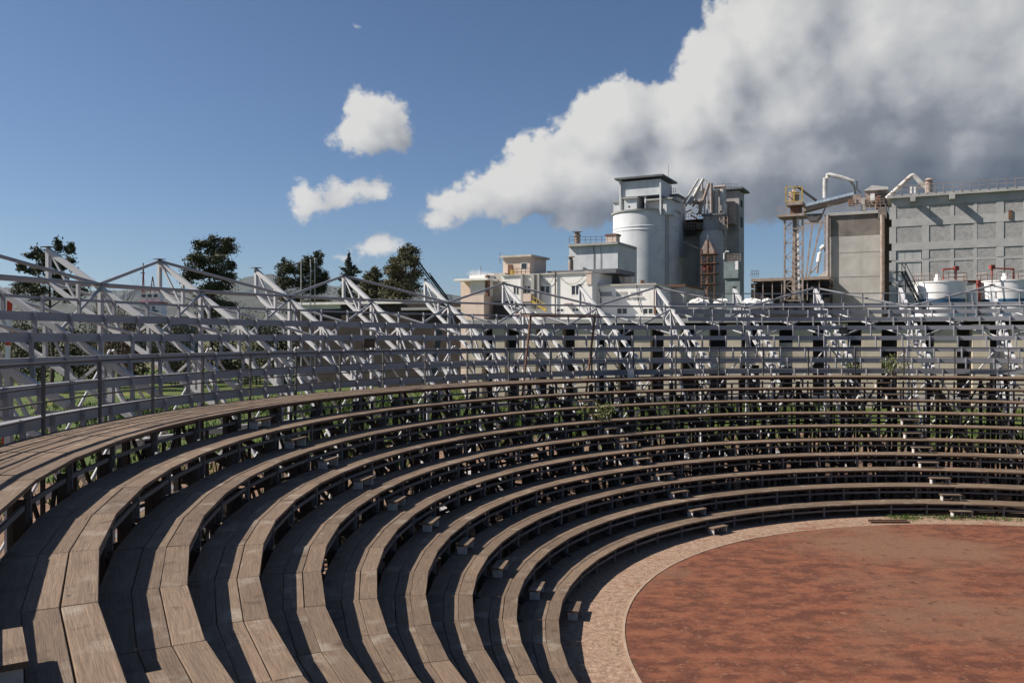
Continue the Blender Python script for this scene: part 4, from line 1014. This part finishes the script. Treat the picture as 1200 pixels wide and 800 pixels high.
# red and white marker post
c = P(11, 358, 40)
t = thing('marker_post', 'leaning red and white striped marker post behind the steel beams', 'marker post', (c.x, c.y, 0))
za = P(11, 345, 40).z
for q in range(10):
    k = MB(); z0, z1 = za*q/10, za*(q+1)/10; k.bar((.35*(q/10-.9), 0, z0), (.35*((q+1)/10-.9), 0, z1), .16); k.build('stripe', 'warn_red' if q % 2 else 'warn_white', t)

# hills far away
def ridge(name, Y, pts, depth):
    b = MB(); rnd = random.Random(int(Y)); xs = []
    for (xa, ya), (xb, yb) in zip(pts[:-1], pts[1:]):
        n = max(2, int((xb-xa)/10))
        for q in range(n): xs.append((xa+(xb-xa)*q/n, ya+(yb-ya)*q/n+rnd.gauss(0, .35)))
    xs.append(pts[-1]); rows = 5
    for r in range(rows):
        for x, y in xs:
            p = P(x, y, Y); k = [0, .45, .8, 1, 0][r]
            b.v.append((p.x, Y-depth*(1-k)*(1 if r < 4 else -1)+rnd.gauss(0, depth*.03), max(-5, (p.z)*k-5*(k == 0))))
    n = len(xs)
    for r in range(rows-1):
        for i in range(n-1): b.f.append((r*n+i, r*n+i+1, (r+1)*n+i+1, (r+1)*n+i))
    tag(b.build(name, 'hill', None, True), kind='structure')
ridge('mountain_ridge', 9000, [(-700, 345), (-300, 330), (0, 337), (120, 341), (230, 338), (290, 326), (318, 321), (350, 330), (400, 336), (440, 330), (500, 341), (560, 350), (700, 360), (1000, 352), (1400, 340), (1800, 350)], 2500)
ridge('near_hillside', 4200, [(-700, 368), (-200, 356), (0, 352), (150, 350), (260, 343), (320, 347), (420, 352), (540, 362), (700, 372), (1100, 378), (1800, 370)], 1400)

# ------------------------------------------------------------------ small things about the stands
def floodlight(a, r, z, rz, lab):
    p = pol(r, a, z); t = thing('floodlight', lab, 'floodlight', p, rz, 'floodlights on the stand')
    k = MB(); k.box(-.17, .17, -.05, .05, .12, .42); k.build('housing', 'black_plastic', t).rotation_euler = (.35, 0, 0)
    k = MB(); k.box(-.14, .14, -.058, -.052, .15, .39); k.build('lens', 'glass', t).rotation_euler = (.35, 0, 0)
    k = MB(); k.bar((-.19, 0, 0), (-.19, 0, .25), .02); k.bar((.19, 0, 0), (.19, 0, .25), .02); k.bar((-.19, 0, 0), (.19, 0, 0), .03); k.build('yoke', 'black_plastic', t)
def ring_angle(px, R):                                 # where a pixel column crosses the ring of radius R on its far side
    r = ray(px, 396); A = r.x**2+r.y**2; B = -2*(r.x*CX+r.y*CY); C = CX*CX+CY*CY-R*R
    k = (-B+math.sqrt(B*B-4*A*C))/(2*A); return math.degrees(math.atan2(r.y*k-CY, r.x*k-CX))
floodlight(ring_angle(431, RH), RH, ZW+1.22, .5, 'black floodlight clamped on the handrail in front of the dark trees')
floodlight(ring_angle(988, RR[3]), RR[3], ZR[3]+.0, -.3, 'black floodlight on a steel beam in front of the concrete tower')
# white can on the walkway
a = ring_angle(739, RW+.9); p = pol(RW+.9, a, ZW)
t = thing('white_can', 'white cylindrical can standing on the plank walkway', 'can', p)
k = MB(); k.lathe([(.13, 0), (.14, .02), (.14, .36), (.125, .38)], 20); k.build('body', 'white_plastic', t, True)
k = MB(); k.lathe([(.145, .36), (.145, .39)], 20); k.build('rim', 'steel', t, True)
# pole frame
a0, a1 = ring_angle(611, 21.75), ring_angle(686, 21.75)
t = thing('pole_frame', 'two leaning rusty poles holding a plank in front of the white office', 'pole frame', pol(21.8, (a0+a1)/2, 0))
b0, b1 = ring_angle(622, 22.3), ring_angle(697, 22.3)
for u, v in ((a0, b0), (a1, b1)):
    mw, L_ = frame_between(pol(21.75, u, 3.4), pol(22.3, v, 6.82)); link('pole', unit_cyl('rust'), t, basis(t).inverted() @ mw @ Matrix.Diagonal((.045, .045, L_, 1)))
bar('plank', pol(22.3, b0+.6, 6.84), pol(22.3, b1-1.0, 6.84), .55, .05, 'rust', t); bar('plank', pol(22.9, b0+.6, 6.93), pol(22.9, b1-1.0, 6.93), .5, .05, 'rusty_steel', t)
# timber lying on the gravel
p = P(1042, 611, 1); r = ray(1042, 612); kk = (0-H)/r.z; q = r*kk
t = thing('loose_plank', 'reddish brown plank lying on the gravel by the clay edge', 'plank', (q.x, q.y, 0))
k = MB(); k.box(-.62, .62, -.09, .09, 0, .05); k.build('board', 'wood_edge', t)
k = MB(); k.box(-.62, .62, .10, .14, 0, .07); k.build('batten', 'wood_edge', t)
# blue container behind the beams
c = P(486, 396, 104); w = 26/F*104; hc = P(486, 411, 104).z
t = thing('blue_container', 'blue ribbed metal container standing on the meadow left of the pink house', 'container', (c.x, c.y, 0))
k = MB(); k.box(-w/2, w/2, 0, 6, .15, hc); k.build('body', 'barrel_blue', t)
for q in range(9): k = MB(); x = -w/2+.15+(w-.3)*q/8; k.box(x-.06, x+.06, -.05, 0, .3, hc-.15); k.build('rib', 'barrel_blue', t)
for z in (.08, hc-.06): k = MB(); k.box(-w/2-.03, w/2+.03, -.07, -.052, z, z+.12); k.build('frame_rail', 'steel_dark', t)
for x in (-w/2+.1, w/2-.3): k = MB(); k.box(x, x+.2, .1, .3, 0, .15); k.build('foot', 'steel_dark', t)
# leftover white steel lying under the stand
rnd = random.Random(21)
for q in range(46):
    a = rnd.uniform(70, 190); r = rnd.uniform(20.5, 30); p = pol(r, a, 0); dr = rnd.uniform(0, PI); L_ = rnd.uniform(.8, 3.2)
    t = thing('steel_offcut', 'white painted steel offcut lying on the grass under the outer stand', 'steel offcut', p, dr, 'steel offcuts under the stand')
    k = MB(); k.box(-L_/2, L_/2, -.09, .09, .02, .05); k.box(-L_/2, L_/2, -.09, -.06, .05, .17); k.box(-L_/2, L_/2, .06, .09, .05, .17); k.build('channel', 'steel_bright', t)

# grass and weeds
def blades(name, m_, spots, n, h, seed, label, cat):
    rnd = random.Random(seed); k = MB()
    for _ in range(n):
        p, rr = spots(rnd)
        for _ in range(4):
            q = p+Vector((rnd.gauss(0, rr), rnd.gauss(0, rr), 0)); hh_ = h*rnd.uniform(.5, 1.3); d = Vector((rnd.gauss(0, .35), rnd.gauss(0, .35), 1)).normalized()*hh_
            e = Vector((rnd.gauss(0, 1), rnd.gauss(0, 1), 0)).normalized()*hh_*.11; o = len(k.v)
            k.v += [tuple(q-e), tuple(q+e), tuple(q+d*.6+e*.8), tuple(q+d)]; k.f.append((o, o+1, o+2, o+3))
    return tag(k.build(name, m_), label, cat, kind='stuff')
patches = [(rnd.uniform(62, 196), rnd.uniform(33, 80)**1.0, rnd.uniform(1.5, 5.0)) for _ in range(190)]
def g_spot(rnd):
    a, r, s_ = patches[int(rnd.random()*len(patches))]; c = pol(r, a, -.012)
    return c+Vector((rnd.gauss(0, s_), rnd.gauss(0, s_), 0)), .12
blades('grass', 'grass', g_spot, 26000, .36, 31, 'green and yellow grass growing under and behind the steel stand', 'grass')
def w_spot(rnd):
    a = rnd.choice((rnd.gauss(79, 3.2), rnd.gauss(86, 2.5), rnd.gauss(93, 1.6))); return pol(rnd.gauss(12.35, .18), a, -.004), .05
blades('weeds', 'grass', w_spot, 420, .08, 32, 'low green weeds along the gravel below the lowest tier', 'weeds')
def e_spot(rnd):
    a = rnd.uniform(95, 180); return pol(11.55+abs(rnd.gauss(0, .10)), a, -.004), .03
blades('kerb_weeds', 'weed', e_spot, 130, .035, 33, 'tiny dry weeds along the clay edge', 'weeds')
for px, r, z, lab in ((702, RT(7)+.3, ZT(7)-.15, 'leafy weed pushing up between the tiers under the white office'), (1048, RW+.5, ZW-.05, 'leafy weed growing on the walkway in front of the concrete tower'), (1000, 22.3, 4.0, 'thin weed behind the handrail in front of the concrete tower')):
    p = pol(r, ring_angle(px, r), z); t = thing('weed_plant', lab, 'weed', p); k = MB(); st = MB(); rr = random.Random(px)
    for _ in range(14):
        d = Vector((rr.gauss(0, .25), rr.gauss(0, .25), rr.uniform(.3, .75))); st.tube([(0, 0, 0), d], [.01, .005], 4); leaf_cloud(k, d, .16, .16, .16, 26, .09, rr)
    k.build('leaves', 'weed', t); st.build('stems', 'bark', t)

# ------------------------------------------------------------------ the air
hm = bpy.data.materials.new('haze_air'); hm.use_nodes = True; hn = hm.node_tree; hn.nodes.clear()
pv = hn.nodes.new('ShaderNodeVolumePrincipled'); pv.inputs['Color'].default_value = (.55, .70, .95, 1); pv.inputs['Density'].default_value = HAZE
pv.inputs['Anisotropy'].default_value = .2
ho = hn.nodes.new('ShaderNodeOutputMaterial'); hn.links.new(pv.outputs[0], ho.inputs['Volume']); M['haze_air'] = hm
b = MB(); b.box(-13500, 13500, -13500, 13500, -7, 800); tag(b.build('haze', 'haze_air'), 'pale blue haze lying over the far hills', 'haze', kind='stuff')
